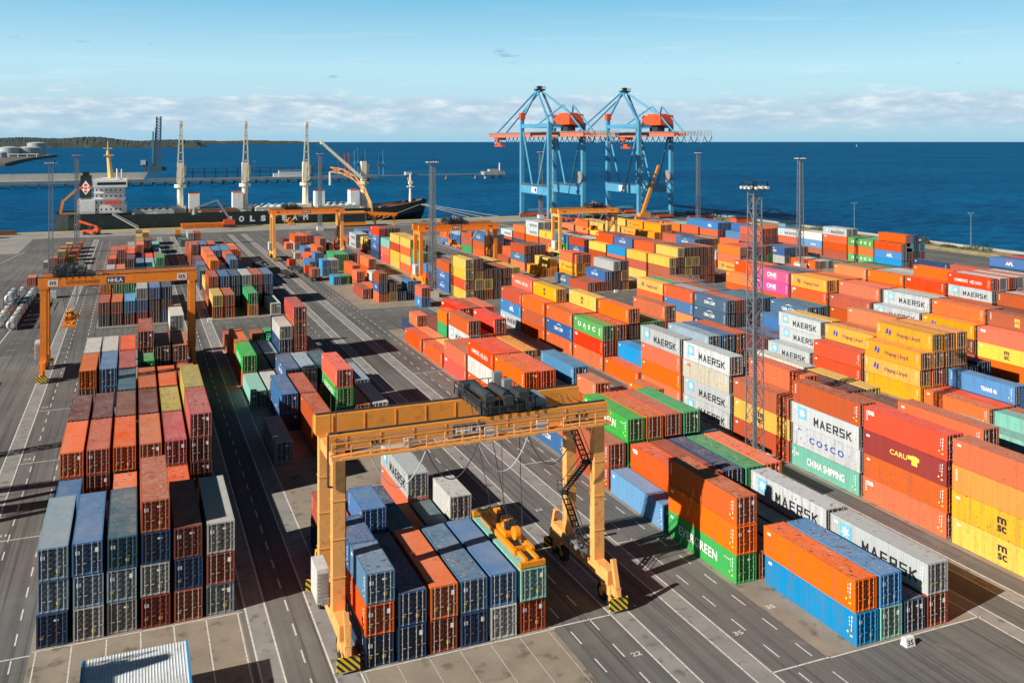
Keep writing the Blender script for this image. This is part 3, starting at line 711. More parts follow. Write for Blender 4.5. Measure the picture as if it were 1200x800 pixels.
block('R6U', 215.0, 2.77, [
 (243.0, 's w g - - -'), (258.5, 'gx nx rd rr n n'), (271.5, 'rnrK rnro rddr nn n'), (284.5, 'ro rob rrnb nn nbL rL'), (298, 'rxKA rrAb rrnb nnb nnL L'), (311.5, 'rKo rrob rrnb nnb Tna L'), (325, 'roo Tna rTa nnL bbL -'), (339, 'roH Tgn rbb nbL bb -'), (353, 'oo rrm nbb bb L -'), (367, 'rm bm bb L - -')])
block('R7U', 243.4, 2.77, [
 (232.8, 'tAZ drn dnTn nrt -'), (245.6, 'uou uou rGG nLL L'), (258.4, 'rZDW rrwg nnn LL -'), (271.3, 'rIS rAW rnw LL -'), (284.5, 'bKW rnK nn rL -'), (298, 'rKK rnK nn nL -')])
stack(246.5, 234.0, '...o', 'R7U', 1, 0)
BOX = [b for b in BOX if not (b['block'] == 'R7U' and b['bay'] == 0 and b['row'] == 1 and b['tier'] == 2 and b['code'] == 'n')]
for (u, v, c, ln_) in [(-30.0, 304.8, 'o', L20), (-27.2, 305.2, 't', L20), (-28.8, 342, 'w', L20), (-26, 330, 'dr', L20), (-25, 350, 'rY', L20), (-22.2, 352, 'Y', L20), (-25, 362, 'rK', L20), (-22, 362, 'r', L20), (-25, 374, 'Y', L20), (-22, 374, 'r', L20), (-25, 386, 'r', L20), (-22, 388, 'r', L20), (-22, 402, 'K', L20), (-25.5, 400, 'y', L20), (-21.5, 318, 'r', L20), (-21.5, 331, 'w', L20)]:
    stack(u, v, c, 'LL', 0, int(v), ln_, 'near')
# stacks that stand just outside the picture to the left and throw shadows into it
for (v, c) in ((196, 'rdo'), (202.5, 'rdb'), (176, 'rdo'), (182.5, 'nn'), (228, 'oo'), (256, 'rr'), (150, 'rd')):
    stack(-38.5 - (v > 195) * 6, v, c, 'OUT', 0, int(v), L20, 'near')

def project(u, v, z=0):
    ya = R(22.148); x = u * math.cos(ya) - v * math.sin(ya); d = u * math.sin(ya) + v * math.cos(ya)
    return 585.4 + 1052 * x / d, 166 + 1052 * (43.7 - z) / d, d
# which containers show: roof free, near end free or left side free
top = {}
for b in BOX: top.setdefault((round(b['u'] / 1.4), int(b['v'] // 3)), 0)
def occ(u, v):
    h = 0
    for b in NEAR.get((int(u // 6), int(v // 13)), ()):
        if b['u'] - .3 < u < b['u'] + W + .3 and b['v'] - .2 < v < b['v'] + b['L'] + .2: h = max(h, b['z'] + b['H'])
    return h
NEAR = {}
for b in BOX:
    for i in (-1, 0, 1):
        for j in (-1, 0, 1): NEAR.setdefault((int(b['u'] // 6) + i, int(b['v'] // 13) + j), []).append(b)
def height_at(u, v):
    h = 0
    for b in NEAR.get((int(u // 6), int(v // 13)), ()):
        if b['u'] <= u <= b['u'] + W and b['v'] <= v <= b['v'] + b['L']: h = max(h, b['z'] + b['H'])
    return h
def sees(p):
    """does the camera see the point (against container tops)"""
    P = Vector(p); Cc = Vector((0, 0, 43.7)); d = P - Cc; n = 40
    for i in range(1, n):
        t = i * 1.1 / math.hypot(d.x, d.y)         # walk 1.1 m steps back towards the camera
        q = P - d * t
        if q.z > 12.5: return True
        if height_at(q.x, q.y) > q.z + .05: return False
    return True
def score(b):
    u, v, z, Ln, H = b['u'], b['v'], b['z'], b['L'], b['H']
    x, y, d = project(u + 1, v, z + H)
    if x < -60 or x > 1260 or y > 860 or v < 10: return 0
    s = 0
    for (fx, fy) in ((.25, .08), (.75, .5), (.25, .5), (.5, .95)):
        if sees((u + W * fx, v + Ln * fy, z + H + .02)): s += .25 * 1.0 * Ln * W * (43.7 - z - H) / d
    for (fx, fz) in ((.3, .85), (.7, .4), (.3, .3), (.7, .85)):
        if sees((u + W * fx, v - .05, z + H * fz)): s += .25 * W * H
    if project(u, v, z)[0] > 100:
        for (fy, fz) in ((.1, .8), (.5, .8), (.9, .8), (.3, .3), (.7, .3)):
            if sees((u - .05, v + Ln * fy, z + H * fz)): s += .2 * Ln * H * max(0, (u / d))
    return s / d / d
for b in BOX: b['s'] = score(b)
order = sorted([b for b in BOX if b['s'] > 0], key=lambda b: -b['s'])
SOLO = order[:300]
solo_ids = {id(b) for b in SOLO}
PHR = {'L': 'the front left block', 'C': 'the front gantry block', 'R1': 'the first right block', 'R2': 'the second right block',
       'R3': 'the third right block', 'R4': 'the fourth right block', 'R5': 'the fifth right block', 'R6': 'the sixth right block',
       'R7': 'the shore side block', 'LU': 'the far left block', 'CU': 'the far inner-left block', 'R1U': 'the scattered mid stacks', 'R2U': 'the far yellow block',
       'R3U': 'the far central block', 'R4U': 'the far quay-crane block', 'R5U': 'the far right-centre block', 'R6U': 'the far right block', 'R7U': 'the far shore block', 'LL': 'the tank row', 'OUT': 'the outside row'}
SHORT = {'R1': 'the block right of the gantry lane'}
used = {}
def label_for(b):
    cw = CC[b['code']][1]
    tier = 'top' if b['tier'] == b['nt'] - 1 and b['nt'] > 1 else ('lone' if b['nt'] == 1 else ('bottom' if b['tier'] == 0 else ORD[b['tier']]))
    hf = ('short ' if b['L'] < 7 else '')
    s = f"{cw} {hf}container, {tier} tier, {ORD[min(b['row'], 19)]} row, {'rear ' if b['half'] == 'far' else ''}{ORD[min(b['bay'], 19)] if b['block'] not in ('LL', 'OUT') else ORD[min(int((b['v'] - 300) / 6), 19)]} bay of {PHR[b['block']]}"
    s = s.replace('lone tier', 'single tier')
    n = used.get(s, 0); used[s] = n + 1
    if n: s = s.replace('container,', ['', 'slightly farther', 'farthest', 'rearmost'][min(n, 3)] + ' container,')
    return s
def jitter(c, rrn):
    h, s_, v = colorsys.rgb_to_hsv(*c)
    h = (h + rrn.uniform(-.008, .008)) % 1; s_ = min(1, max(0, s_ * rrn.uniform(.90, 1.04))); v = v * rrn.uniform(.84, 1.14)
    return colorsys.hsv_to_rgb(h, s_, min(.92, v))
crn = random.Random(5)
for i, b in enumerate(SOLO):
    col = (*jitter(CC[b['code']][0], crn), 1)
    Ln, H = b['L'], b['H']; d = project(b['u'], b['v'])[2]
    loc = (b['u'], b['v'], b['z'])
    if d < 260:
        lod = 0
        o = put('shipping_container', cm('body', Ln, H, 0), None, loc); o.color = col
        k = [put('roof', cm('roof', Ln, H, 0), o)]
        near_face = sees((b['u'] + W * .5, b['v'] - .05, b['z'] + H * .8)) or sees((b['u'] + W * .5, b['v'] - .05, b['z'] + H * .3)) or d < 110
        for r_ in (False, True):
            if near_face and d < 150:
                dd = put('door', cm('door', Ln, H, 0, r_), o); dd.color = col
                for x in ((.36, .86) if not r_ else (1.58, 2.08)):
                    lb = put('locking_bar', cm('bar' if i % 5 > 1 else 'paintedbar', Ln, H, 0, x), dd); lb.color = tuple(min(1, k * 1.6 + .04) for k in col[:3]) + (1,)
            else: dd = put('door', cm('doorbar', Ln, H, 0, r_), o); dd.color = col
        if near_face:
            for kk in crn.sample(range(5), crn.choice((1, 2, 2, 3))): put('placard', cm('sticker', Ln, H, 0, kk), o)
        if b['u'] > 14: put('marking', cm('plates', Ln, H, 0, crn.randrange(3)), o)
        for q in k: q.color = col
    else:
        o = put('shipping_container', cm('whole', Ln, H, 1), None, loc); o.color = col
    art = cm('art', Ln, H, 0, b['code'])
    if art: put('lettering', art, o)
    tag(o, label_for(b), 'shipping container', 'containers stacked in ' + PHR[b['block']])
# everything beyond the 300 that show largest: one object
rest = MB(); lett = {}
box_src = {}
for b in BOX:
    if id(b) in solo_ids: continue
    vis = b['s'] > 0
    if not vis and b['block'] != 'OUT' and b['tier'] == 0 and b['nt'] > 2: pass
    key = (b['L'], vis)
    if key not in box_src:
        m = body_mb(b['L'], b['H'], 2); m.add(roof_mb(b['L'], b['H'], 1), None, {0: 1})
        if vis:
            for r_ in (0, 1):
                x0, x1 = (W / 2 + .02, W - .13) if r_ else (.13, W / 2 - .02)
                m.quadf([(x0, .04, .2), (x1, .04, .2), (x1, .04, b['H'] - .16), (x0, .04, b['H'] - .16)], 2)
                for x in ((.36, .86) if not r_ else (1.58, 2.08)): m.quadf([(x - .04, .0, .12), (x + .04, .0, .12), (x + .04, .0, b['H'] - .1), (x - .04, .0, b['H'] - .1)], 3)
        else: m.quadf([(.13, .04, .2), (W - .13, .04, .2), (W - .13, .04, b['H'] - .16), (.13, .04, b['H'] - .16)], 2)
        box_src[key] = m
    rest.cur = jitter(CC[b['code']][0], crn)
    rest.add(box_src[key], Matrix.Translation((b['u'], b['v'], b['z'])))
    if vis and (b['L'], b['code']) :
        k2 = (b['L'], b['H'], b['code'])
        if k2 not in lett: lett[k2] = artwork(b['code'], b['L'], b['H'])
        m, mats = lett[k2]
        if m and b['s'] > 0:
            mm = {i: {M_black.name: 4, M_white.name: 5, M_blue.name: 6, M_sky.name: 7, M_yel.name: 8, M_redl.name: 9}.get(x.name, 4) for i, x in enumerate(mats)}
            rest.add(m, Matrix.Translation((b['u'], b['v'], b['z'])), mm)
ro = rest.build('container_stacks', [T_side, T_roof, T_door, M_bar, M_black, M_white, M_blue, M_sky, M_yel, M_redl], tint=True)
ro['kind'] = 'stuff'; tag(ro, 'mass of stacked shipping containers of mixed colours filling the far yard blocks', 'container stacks')
print('containers', len(BOX), 'visible', len(order), 'rest', len(BOX) - len(SOLO))
#SECTION2
# ------------------------------------------------------------------ rubber tyred gantry cranes
def wheel(parent, x, y, r=.80, w=.55):
    m = MB(); m.tube((x - w / 2, y, r), (x + w / 2, y, r), r, seg=18)
    o = m.build('wheel', M_tyre, parent)
    q = MB(); q.tube((x - w / 2 - .02, y, r), (x + w / 2 + .02, y, r), r * .48, seg=10)
    q.build('rim', M_orange, o)
def railing(m, a, b, h=1.05, step=1.6, r=.025, mat=0):
    a = Vector(a); b = Vector(b); n = max(1, int((b - a).length / step)); up = Vector((0, 0, h))
    for i in range(n + 1): p = a.lerp(b, i / n); m.beam(p, p + up, r * 2, mat=mat)
    m.beam(a + up, b + up, r * 2, mat=mat); m.beam(a + up * .5, b + up * .5, r * 1.6, mat=mat)
def spreader(t, u, v, z, ln=12.0):
    s = MB()
    for x in (-.85, .85): s.box(u + x - .16, v - ln * .36, z + .35, u + x + .16, v + ln * .36, z + .85)
    for y in (-ln * .30, -.8, .8, ln * .30): s.box(u - .68, v + y - .15, z + .36, u + .68, v + y + .15, z + .80)
    o = s.build('spreader', M_yellow, t)
    for sg in (-1, 1):
        e = MB(); y0 = v + sg * ln / 2
        e.box(u - 1.2, y0 - .22, z + .05, u + 1.2, y0 + .22, z + .5)
        for x in (-.55, .55): e.box(u + x - .14, min(y0, y0 - sg * 2.6), z + .42, u + x + .14, max(y0, y0 - sg * 2.6), z + .74)
        for x in (-1.2, 1.0): e.box(u + x, y0 - .12, z - .35, u + x + .2, y0 + .12, z + .1)
        e.build('spreader_arm', M_yellow, o)
    h = MB(); h.box(u - .8, v - 1.7, z + .95, u + .8, v + 1.7, z + 1.35)
    h.tube((u, v, z + 1.35), (u, v, z + 2.1), .62, seg=12)
    h.build('head_block', M_yellow, o)
    for sg in (-1, 1):
        q = MB(); q.tube((u - .25, v + sg * 2.3, z + 1.5), (u + .25, v + sg * 2.3, z + 1.5), .62, seg=14); q.build('sheave', M_yellow, o)
        q = MB(); q.box(u - .55, v + sg * .9 - .25, z + 1.36, u + .55, v + sg * .9 + .25, z + 2.0); q.build('hydraulic_unit', M_dark, o)
def rtg(u0, u1, vc, label, paint_=M_orange, leg=None, tu=None, sz=9.0, num='02', H=18.5, name_='', stair=True, detail=True, plate=None, sv=None):
    leg = leg or paint_
    t = thing('gantry_crane', label, 'gantry crane', (0, 0, 0), 0, 'rubber tyred gantry cranes in the yard')
    va, vb = vc - 3.0, vc + 3.0
    for u, side in ((u0, -1), (u1, 1)):
        s = MB(); s.box(u - .50, vc - 6.0, 2.1, u + .50, vc + 6.0, 3.45)
        for y in (vc - 5.3, vc + 5.3): s.box(u - .35, y - .9, 1.1, u + .35, y + .9, 2.1)
        s.build('sill_beam', leg, t)
        for y in (vc - 6.1, vc - 4.3, vc + 4.3, vc + 6.1): wheel(t, u, y)
        for sg in (-1, 1):
            y = vc + sg * 7.15
            m = MB(); m.box(u - .95, y - .08, .30, u + .95, y + .08, 1.45); m.build('bumper_plate', M_haz, t)
            m = MB(); m.box(u - .3, min(y, y - sg * .9), 1.46, u + .3, max(y, y - sg * .9), 2.3); m.beam((u, y, 1.5), (u, y - sg * 1.0, 4.6), .42, .42); m.build('jacking_bracket', leg, t)
        for v in (va, vb):
            m = MB(); m.box(u - .54, v - .46, 3.47, u + .54, v + .46, H - (1.80 if not (v == va and num == '02') else 1.30)); m.box(u - .62, v - .52, H - 2.0, u + .62, v + .52, H - 1.75)
            l = m.build('leg', leg, t)
            if detail:
                q = MB(); q.box(u + .56, v - .25, 3.6, u + .66, v - .02, H - 2.3); q.build('cable_tray', M_dark, l)
        m = MB(); m.box(u - .45, va + .5, H - 3.0, u + .45, vb - .5, H - 2.0); m.build('tie_beam', leg, t)
        m = MB(); m.box(u - 1.25, vc - 2.2, 3.48, u - .55 if side < 0 else u - .55, vc + 1.6, 4.0); m.build('service_platform', M_grey, t)
    for k, v in enumerate((va, vb)):
        m = MB(); m.box(u0 - .9, v - .45, H - (1.72 if not (k == 0 and num == '02') else 1.28), u1 + .9, v + .45, H - .02)
        g_ = m.build('girder', paint_, t)
        m = MB(); m.box(u0 - .8, v - .12, H, u1 + .8, v + .12, H + .12); m.build('rail', M_dark, g_)
        # walkway with railing on the outside of each girder
        sg = -1 if k == 0 and num != '05' else 1
        m = MB(); y = v + sg * .48
        m.box(u0 - .8, min(y, y + sg * .85), H - 1.7, u1 + .8, max(y, y + sg * .85), H - 1.62)
        railing(m, (u0 - .8, y + sg * .85, H - 1.6), (u1 + .8, y + sg * .85, H - 1.6), 1.15, 1.6, .045)
        m.box(u0 - .8, min(y + sg * .80, y + sg * .9), H - 1.9, u1 + .8, max(y + sg * .80, y + sg * .9), H - 1.62)
        m.build('walkway', leg, g_)
    # power house on the left sill, stairs on the right
    m = MB(); m.box(u0 - 1.6, vc - 1.9, 3.5, u0 - .56, vc + .9, 6.5); hs = m.build('power_cabinet', M_lgrey, t)
    m = MB()
    for i in range(8): m.box(u0 - 1.5, vc - 1.96, 3.7 + i * .32, u0 - .65, vc - 1.91, 3.88 + i * .32)
    m.build('louvre', M_grey, hs)
    if stair:
        m = MB(); z = 3.4; k = 0; ys = (vc - 2.6, vc + 2.4)
        while z < H - 2.6:
            y0, y1 = ys[k % 2], ys[(k + 1) % 2]; z1 = min(z + 4.6, H - 1.6)
            for x in (u1 + .1 - 1.35, u1 + .75 - 1.35): m.beam((x, y0, z), (x, y1, z1), .08, .22)
            n = 12
            for i in range(n): f = (i + .5) / n; m.box(u1 + .1 - 1.35, y0 + (y1 - y0) * f - .12, z + (z1 - z) * f - .02, u1 + .75 - 1.35, y0 + (y1 - y0) * f + .12, z + (z1 - z) * f + .03)
            m.box(u1 - 1.4, y1 - .5, z1 - .05, u1 - .5, y1 + .5, z1)
            for x in (u1 - 1.27, u1 - .60): m.beam((x, y0, z + 1), (x, y1, z1 + 1), .05)
            railing(m, (u1 - 1.4, y1 + (.5 if k % 2 == 0 else -.5), z1), (u1 - .5, y1 + (.5 if k % 2 == 0 else -.5), z1), 1, .9)
            z = z1; k += 1
        m.build('stairs', M_dark, t)
    # trolley
    tu = (u0 + u1) / 2 if tu is None else tu
    m = MB()
    for x in (-2.1, 2.1): m.box(tu + x - .25, va - .5, H + .15, tu + x + .3, vb + .5, H + .85)
    for y in (va, vb): m.box(tu - 2.6, y - .3, H + .14, tu + 2.6, y + .3, H + .8)
    for y in (vc - 1.4, vc + 1.4): m.box(tu - 2.2, y - .15, H + .3, tu + 2.2, y + .15, H + .8)
    tr = m.build('trolley', M_dark, t)
    q = MB(); q.tube((tu - 1.3, vc - 2.2, H + 1.35), (tu - 1.3, vc + 2.2, H + 1.35), .48, seg=14); q.build('hoist_drum', M_dark, tr)
    q = MB(); q.tube((tu + .4, vc - 2.2, H + 1.3), (tu + .4, vc + 1.6, H + 1.3), .42, seg=14); q.build('hoist_drum', M_dark, tr)
    q = MB(); q.box(tu + 1.3, vc - 3.2, H + .85, tu + 2.3, vc - .9, H + 1.8); q.build('motor_housing', M_dark, tr)
    q = MB(); q.box(tu - 2.4, vc + 1.8, H + .85, tu - .8, vc + 3.3, H + 1.7); q.build('motor_housing', M_dark, tr)
    q = MB(); q.box(tu + 2.85, vc - 2.4, H - .7, tu + 4.4, vc + .2, H + .9); q.build('electrical_cabinet', M_grey, tr)
    for (x, y, h_) in ((-2.2, -3.6, 1.0), (-.4, -3.8, .8), (1.2, 2.9, 1.3), (1.5, 1.0, 1.0)):
        q = MB(); q.box(tu + x, vc + y, H + .9, tu + x + .9, vc + y + .7, H + .9 + h_); q.build('brake_unit', M_dark if x < 1 else M_grey, tr)
    q = MB()
    for y in (va - .7, vb + .7): railing(q, (tu - 2.7, y, H + .3), (tu + 2.7, y, H + .3), 1.2, .9, .035)
    for x in (-2.7, 2.7): railing(q, (tu + x, va - .7, H + .3), (tu + x, vb + .7, H + .3), 1.2, 1.2, .035)
    q.build('trolley_railing', M_dark, tr)
    c = MB(); c.prism([(tu + 3.0, H - 2.9), (tu + 5.2, H - 2.9), (tu + 5.4, H - 1.9), (tu + 5.4, H - .3), (tu + 3.0, H - .3)], 'y', vc - 1.3, vc + 1.1)
    cb = c.build('cabin', M_lgrey, t)
    c = MB(); c.box(tu + 3.3, vc - 1.34, H - 2.2, tu + 5.1, vc - 1.305, H - .8); c.build('cabin_window', M_glass, cb)
    if detail and num == '05':
        q = MB(); railing(q, (u0 - .8, va - .3, H), (u1 + .8, va - .3, H), 1.1, 1.6, .04); q.build('top_railing', M_grey, t)
    if detail and num != '05':      # pipework, stiffeners and junction boxes on the girders
        for u in range(int(u0) + 1, int(u1), 3):
            q = MB(); q.box(u - .04, va - .50, H - 1.22, u + .04, va - .455, H - .15); q.build('stiffener', paint_, t)
            q = MB(); q.box(u - .04, vb - .50, H - 1.60, u + .04, vb - .455, H - .15); q.build('stiffener', paint_, t)
        for z in (H - 1.30, H - 1.12, H - .42): q = MB(); q.tube((u0 - .5, va - .58, z), (u1 + .5, va - .58, z), .045, seg=5); q.build('conduit', M_grey, t)
        for u in (u0 + 6, u0 + 13.6, u1 - 6.5): q = MB(); q.box(u - .4, va - 1.25, H - 1.55, u + .4, va - .95, H - .75); q.build('junction_box', M_lgrey, t)
        for u, v in ((u0, va), (u0, vb), (u1, va), (u1, vb)):
            for z in (6.2, 9.5, 12.8): q = MB(); q.box(u - .60, v - .50, z, u + .60, v + .50, z + .10); q.build('weld_collar', leg, t)
        q = MB(); q.tube((u0 - .2, va - .2, H + .1), (u0 - .2, va - .2, H + 4.2), .05, seg=5); q.tube((u0 - .6, va, H + .1), (u0 - .6, va, H + 3.4), .04, seg=5); q.build('antenna', M_dark, t)
        q = MB(); q.path([(u0 - 1.0, va - .7, H + .2), (u0 - 1.0, va - .7, H - 4.2), (u0 - .6, va - .7, H - 4.3)], .09, 6); q.build('drain_pipe', M_dark, t)
    # spreader, ropes, festoon
    sv = vc if sv is None else sv
    su = tu if num != '02' else 33.0
    spreader(t, su, sv, sz)
    for x in (-1.6, 1.6):
        for y in (-2.3, 2.3):
            q = MB(); q.tube((tu + x, vc + y, H + .2), (su + x * .4, sv + y, sz + 1.8), .035 if detail else .06, seg=5); q.build('hoist_rope', M_dark, t)
    x = u0 + 2.6; k = 0; yv = va - 1.5 if num != '05' else vb + 1.5
    m = MB(); m.beam((u0, yv, H - 1.75), (u1, yv, H - 1.75), .14, .2); m.build('festoon_rail', leg, t)
    lo = 4.9
    while x < min(tu + 5, u1 - 1):
        pts = [(x + lo * i / 12, yv, H - 1.9 - 2.9 * (1 - (2 * i / 12 - 1) ** 2)) for i in range(13)]
        q = MB(); q.path(pts, .055 if detail else .09, 6); q.build('festoon_cable', M_cable2 if k % 2 == 0 else M_cable, t)
        x += lo; k += 1
    # writing on the near girder
    def wr(txt, uu, w, h, mt, z=H - .95, bg=None, b=.03, y=va - .48):
        if bg:
            q = MB(); q.quadf([(uu - w / 2 - .25, y + .004, z - h / 2 - .22), (uu + w / 2 + .25, y + .004, z - h / 2 - .22), (uu + w / 2 + .25, y + .004, z + h / 2 + .22), (uu - w / 2 - .25, y + .004, z + h / 2 + .22)]); q.build('sign_plate', bg, t)
        q = MB(); q.add(text_mb(txt, w, h, b), Matrix(((1, 0, 0, uu), (0, 0, 0, y - .006), (0, 1, 0, z), (0, 0, 0, 1)))); q.build('lettering', mt, t)
    bgp = M_white if num == '05' else None
    wr(num, u0 + 3.4 if num == '02' else u0 + 1.6, 1.2, .7, M_black, bg=bgp); wr(num, u1 - 1.9, 1.3, .75, M_black, bg=bgp)
    if name_: wr(name_, u0 + 6.6, 5.6, .62, M_orange_letter)
    if num == '05': wr(' ', u0, .1, .1, M_black) if False else None
    if plate: wr(plate, u0 + (u1 - u0) * .47, 2.6, .75, M_white, bg=M_navyplate)
    return t
M_orange_letter = flat('dull_orange_lettering', (0.42, 0.12, 0.02))
M_navyplate = flat('navy_sign_plate', (0.02, 0.05, 0.16))
rtg(16.3, 41.6, 80.1, 'big orange gantry crane in front, its spreader resting on a mint container', M_orange, M_peach, tu=32.0, sz=5.75, sv=79.3, num='02', plate='HHLA')
rtg(-15.5, 10.5, 188.2, 'orange gantry crane on the left marked 05 over a truck lane', M_orange2, M_orange2, tu=-11.2, sz=9.6, num='05', name_='KONECRANES', plate='HHLA', stair=False)
rtg(47.7, 73.0, 341.0, 'orange gantry crane in mid distance before the bulk ship', M_orange2, M_peach, tu=54, sz=16 - 3, num='03', detail=False, plate='HHLA')
rtg(80.0, 104.0, 262.0, 'orange gantry crane beside the yellow container stacks, lifting a red spreader', M_orange2, M_orange2, tu=91.0, sz=11.5, num='04', detail=False, plate='HHLA')
rtg(147.3, 171.0, 305.0, 'pale orange gantry crane in front of the blue quay cranes', M_orange, M_peach, tu=163.0, sz=9.5, num='01', detail=False)
rtg(-52.5, -27.0, 118.0, 'orange gantry crane standing outside the left edge of the yard view', M_orange2, M_orange2, num='06', detail=False, stair=False)
rtg(-49.5, -24.5, 66.0, 'second orange gantry crane outside the left edge, nearest the camera', M_orange2, M_orange2, num='07', detail=False, stair=False)

# ------------------------------------------------------------------ quay cranes
def quay_crane(u0, u1, v1, v0, label, label_short, boom_far, boom_near, tv, sz):
    """v1: waterside rail, v0: landside rail"""
    t = thing('quay_crane', label, 'quay crane', (0, 0, 0), 0, 'blue ship to shore cranes on the quay')
    uc = (u0 + u1) / 2; ZT = 54.0; ZB = 47.6
    for u in (u0, u1):
        for v in (v0, v1):
            m = MB(); m.box(u - 1.0, v - 1.1, 2.4, u + 1.0, v + 1.1, ZT + (2.5 if v == v1 else 0)); l = m.build('leg', M_crblue, t)
            b_ = MB(); b_.box(u - 5.5 + (4 if u == u0 else -4), v - .8, .9, u + 5.5 + (4 if u == u0 else -4), v + .8, 2.38); bg = b_.build('bogie', M_crred, t)
            w_ = MB()
            for i in range(6): x = u - 4.6 + (4 if u == u0 else -4) + i * 1.85; w_.tube((x, v - .4, .55), (x, v + .4, .55), .52, seg=10)
            w_.build('wheels', M_dark, bg)
        m = MB(); m.box(u - .95, v0 + 1.12, 14.4, u + .95, v1 - 1.12, 18.8); m.build('portal_beam', M_crblue, t)
        m = MB(); m.box(u - .8, v0 + 1.12, ZT - 2.6, u + .8, v1 - 1.12, ZT - .4); m.build('top_beam', M_crblue, t)
        mid = (v0 + v1) / 2
        for (va, vb) in ((v1 - 2, mid + 3.5), (v0 + 2, mid - 3.5)):
            m = MB(); m.tube((u, va, ZT - 5), (u, vb, 18.9), .55, seg=8); m.build('brace', M_crblue, t)
        m = MB(); railing(m, (u - 1.1, v0, 18.85), (u - 1.1, v1, 18.85), 1.1, 3, .07); m.build('walkway', M_grey, t)
    for v in (v0, v1):
        m = MB(); m.box(u0 + 1.02, v - .9, ZT - 2.4, u1 - 1.02, v + .9, ZT - .6); m.build('cross_beam', M_crblue, t)
        m = MB(); m.box(u0 + 1.02, v - .6, 3.4, u1 - 1.02, v + .6, 4.8); m.build('sill_beam', M_crblue, t)
    # boom: two box girders
    for x in (-3.2, 3.2):
        m = MB(); m.box(uc + x - .6, boom_near + 8, ZB - 1.2, uc + x + .6, boom_far, ZB + 1.3); m.build('boom_girder', M_boom, t)
    m = MB()
    for y in range(int(boom_near) + 9, int(boom_far), 9): m.box(uc - 2.6, y - .35, ZB - .4, uc + 2.6, y + .35, ZB + .4)
    m.build('boom_ties', M_boom, t)
    m = MB(); 
    for x in (-4.2, 4.2):
        railing(m, (uc + x, boom_near, ZB + .4), (uc + x, boom_far, ZB + .4), 1.2, 3.0, .07)
    m.build('boom_walkway', M_grey, t)
    # lattice tail
    m = MB()
    for x in (-3.2, 3.2):
        for z in (ZB - 1.0, ZB + 1.6): m.beam((uc + x, boom_near - 16, z), (uc + x, boom_near + 8, z), .22)
        for i in range(8):
            y = boom_near - 16 + i * 3
            m.beam((uc + x, y, ZB - 1.0), (uc + x, y + 3, ZB + 1.6), .16); m.beam((uc + x, y, ZB - 1.0), (uc + x, y, ZB + 1.6), .16)
    m.build('boom_tail', M_grey, t)
    # A-frame and forestays
    ap = (uc, v1 - 2, 74.0)
    for u in (u0, u1):
        m = MB(); m.tube((u, v1, ZT + 2.4), (uc + (u - uc) * .12, ap[1], ap[2]), .85, .65, 8); m.build('mast_leg', M_crblue, t)
        m = MB(); m.tube((u, v0, ZT), (uc + (u - uc) * .14, ap[1], ap[2] - 1), .7, .6, 8); m.build('backstay', M_crblue, t)
        m = MB(); m.tube((uc + (u - uc) * .12, ap[1], ap[2]), (uc + (u - uc) * .3, boom_far - 12, ZB + 1.2), .5, seg=8); m.build('forestay', M_crblue, t)
        m = MB(); m.tube((u, v0 + 14, ZT - .5), (uc + (u - uc) * .3, v0 - 2, 63.5), .45, seg=8); m.tube((uc + (u - uc) * .3, v0 - 2, 63.5), (uc + (u - uc) * .3, boom_near + 9, ZB + 1.2), .45, seg=8); m.build('rear_stay', M_crblue, t)
    m = MB(); m.box(uc - 3, ap[1] - 1.6, ap[2] - .6, uc + 3, ap[1] + 1.6, ap[2] + .2); m.box(uc - 1.3, ap[1] - .6, ap[2] + .2, uc + 1.3, ap[1] + .6, ap[2] + 2.0)
    railing(m, (uc - 3, ap[1] - 1.6, ap[2] + .2), (uc + 3, ap[1] - 1.6, ap[2] + .2), 1.3, 1.5, .1); m.build('apex_platform', M_dark, t)
    m = MB(); m.box(uc - 4.2, v0 - 12, ZT - 1.2, uc + 4.2, v0 + 7, ZT + 4.4); mh = m.build('machine_house', M_crred, t)
    m = MB(); m.box(uc - 3, v0 - 8, ZT + 4.42, uc + 3, v0 + 3, ZT + 5.2); m.build('house_roof', M_crred, mh)
    m = MB(); m.box(uc - 2.4, v0 - 6, ZB + 1.6, uc + 2.4, v0 + 2, ZT - 1.4); m.build('hoist_machinery', M_dark, t)
    m = MB(); m.box(u0 - 1.3, v1 - 1.5, ZT + 2.52, u0 + 1.5, v1 + 1.5, ZT + 6.2); m.build('winch_cabin', M_crred, t)
    m = MB(); m.box(uc - 2.8, tv - 3, ZB - 3.0, uc + 2.8, tv + 3, ZB - 1.4); m.build('trolley', M_crred, t)
    m = MB(); m.box(uc - 1.2, tv + 3.6, ZB - 5.2, uc + 1.2, tv + 6.4, ZB - 1.6); c = m.build('cabin', M_lgrey, t)
    m = MB(); m.box(uc - 1.23, tv + 3.9, ZB - 4.6, uc + 1.23, tv + 6.1, ZB - 3.0); m.build('cabin_window', M_glass, c)
    m = MB(); m.box(uc - 1.4, tv - 6.2, sz, uc + 1.4, tv + 6.2, sz + 1.0); m.box(uc - .9, tv - 2, sz + 1.0, uc + .9, tv + 2, sz + 2.4); m.build('spreader', M_crred, t)
    for y in (-4, 4):
        m = MB(); m.tube((uc, tv + y * .6, ZB - 3), (uc, tv + y * .5, sz + 1), .12, seg=5); m.build('hoist_rope', M_dark, t)
    y = boom_near - 14; k = 0
    while y < boom_far - 8:
        m = MB(); m.path([(u1 - 5.5, y + 6.4 * i / 8, ZB - 1.2 - 3.2 * (1 - (2 * i / 8 - 1) ** 2)) for i in range(9)], .22, 5); m.build('festoon_cable', M_cable2 if k % 2 else M_dark, t); y += 6.4; k += 1
    m = MB(); m.tube((u1 - 2, v0 + 1.5, 24), (u1 - 1.2, v0 + 1.5, 24), 3.4, seg=20); m.build('cable_reel', M_grey, t)
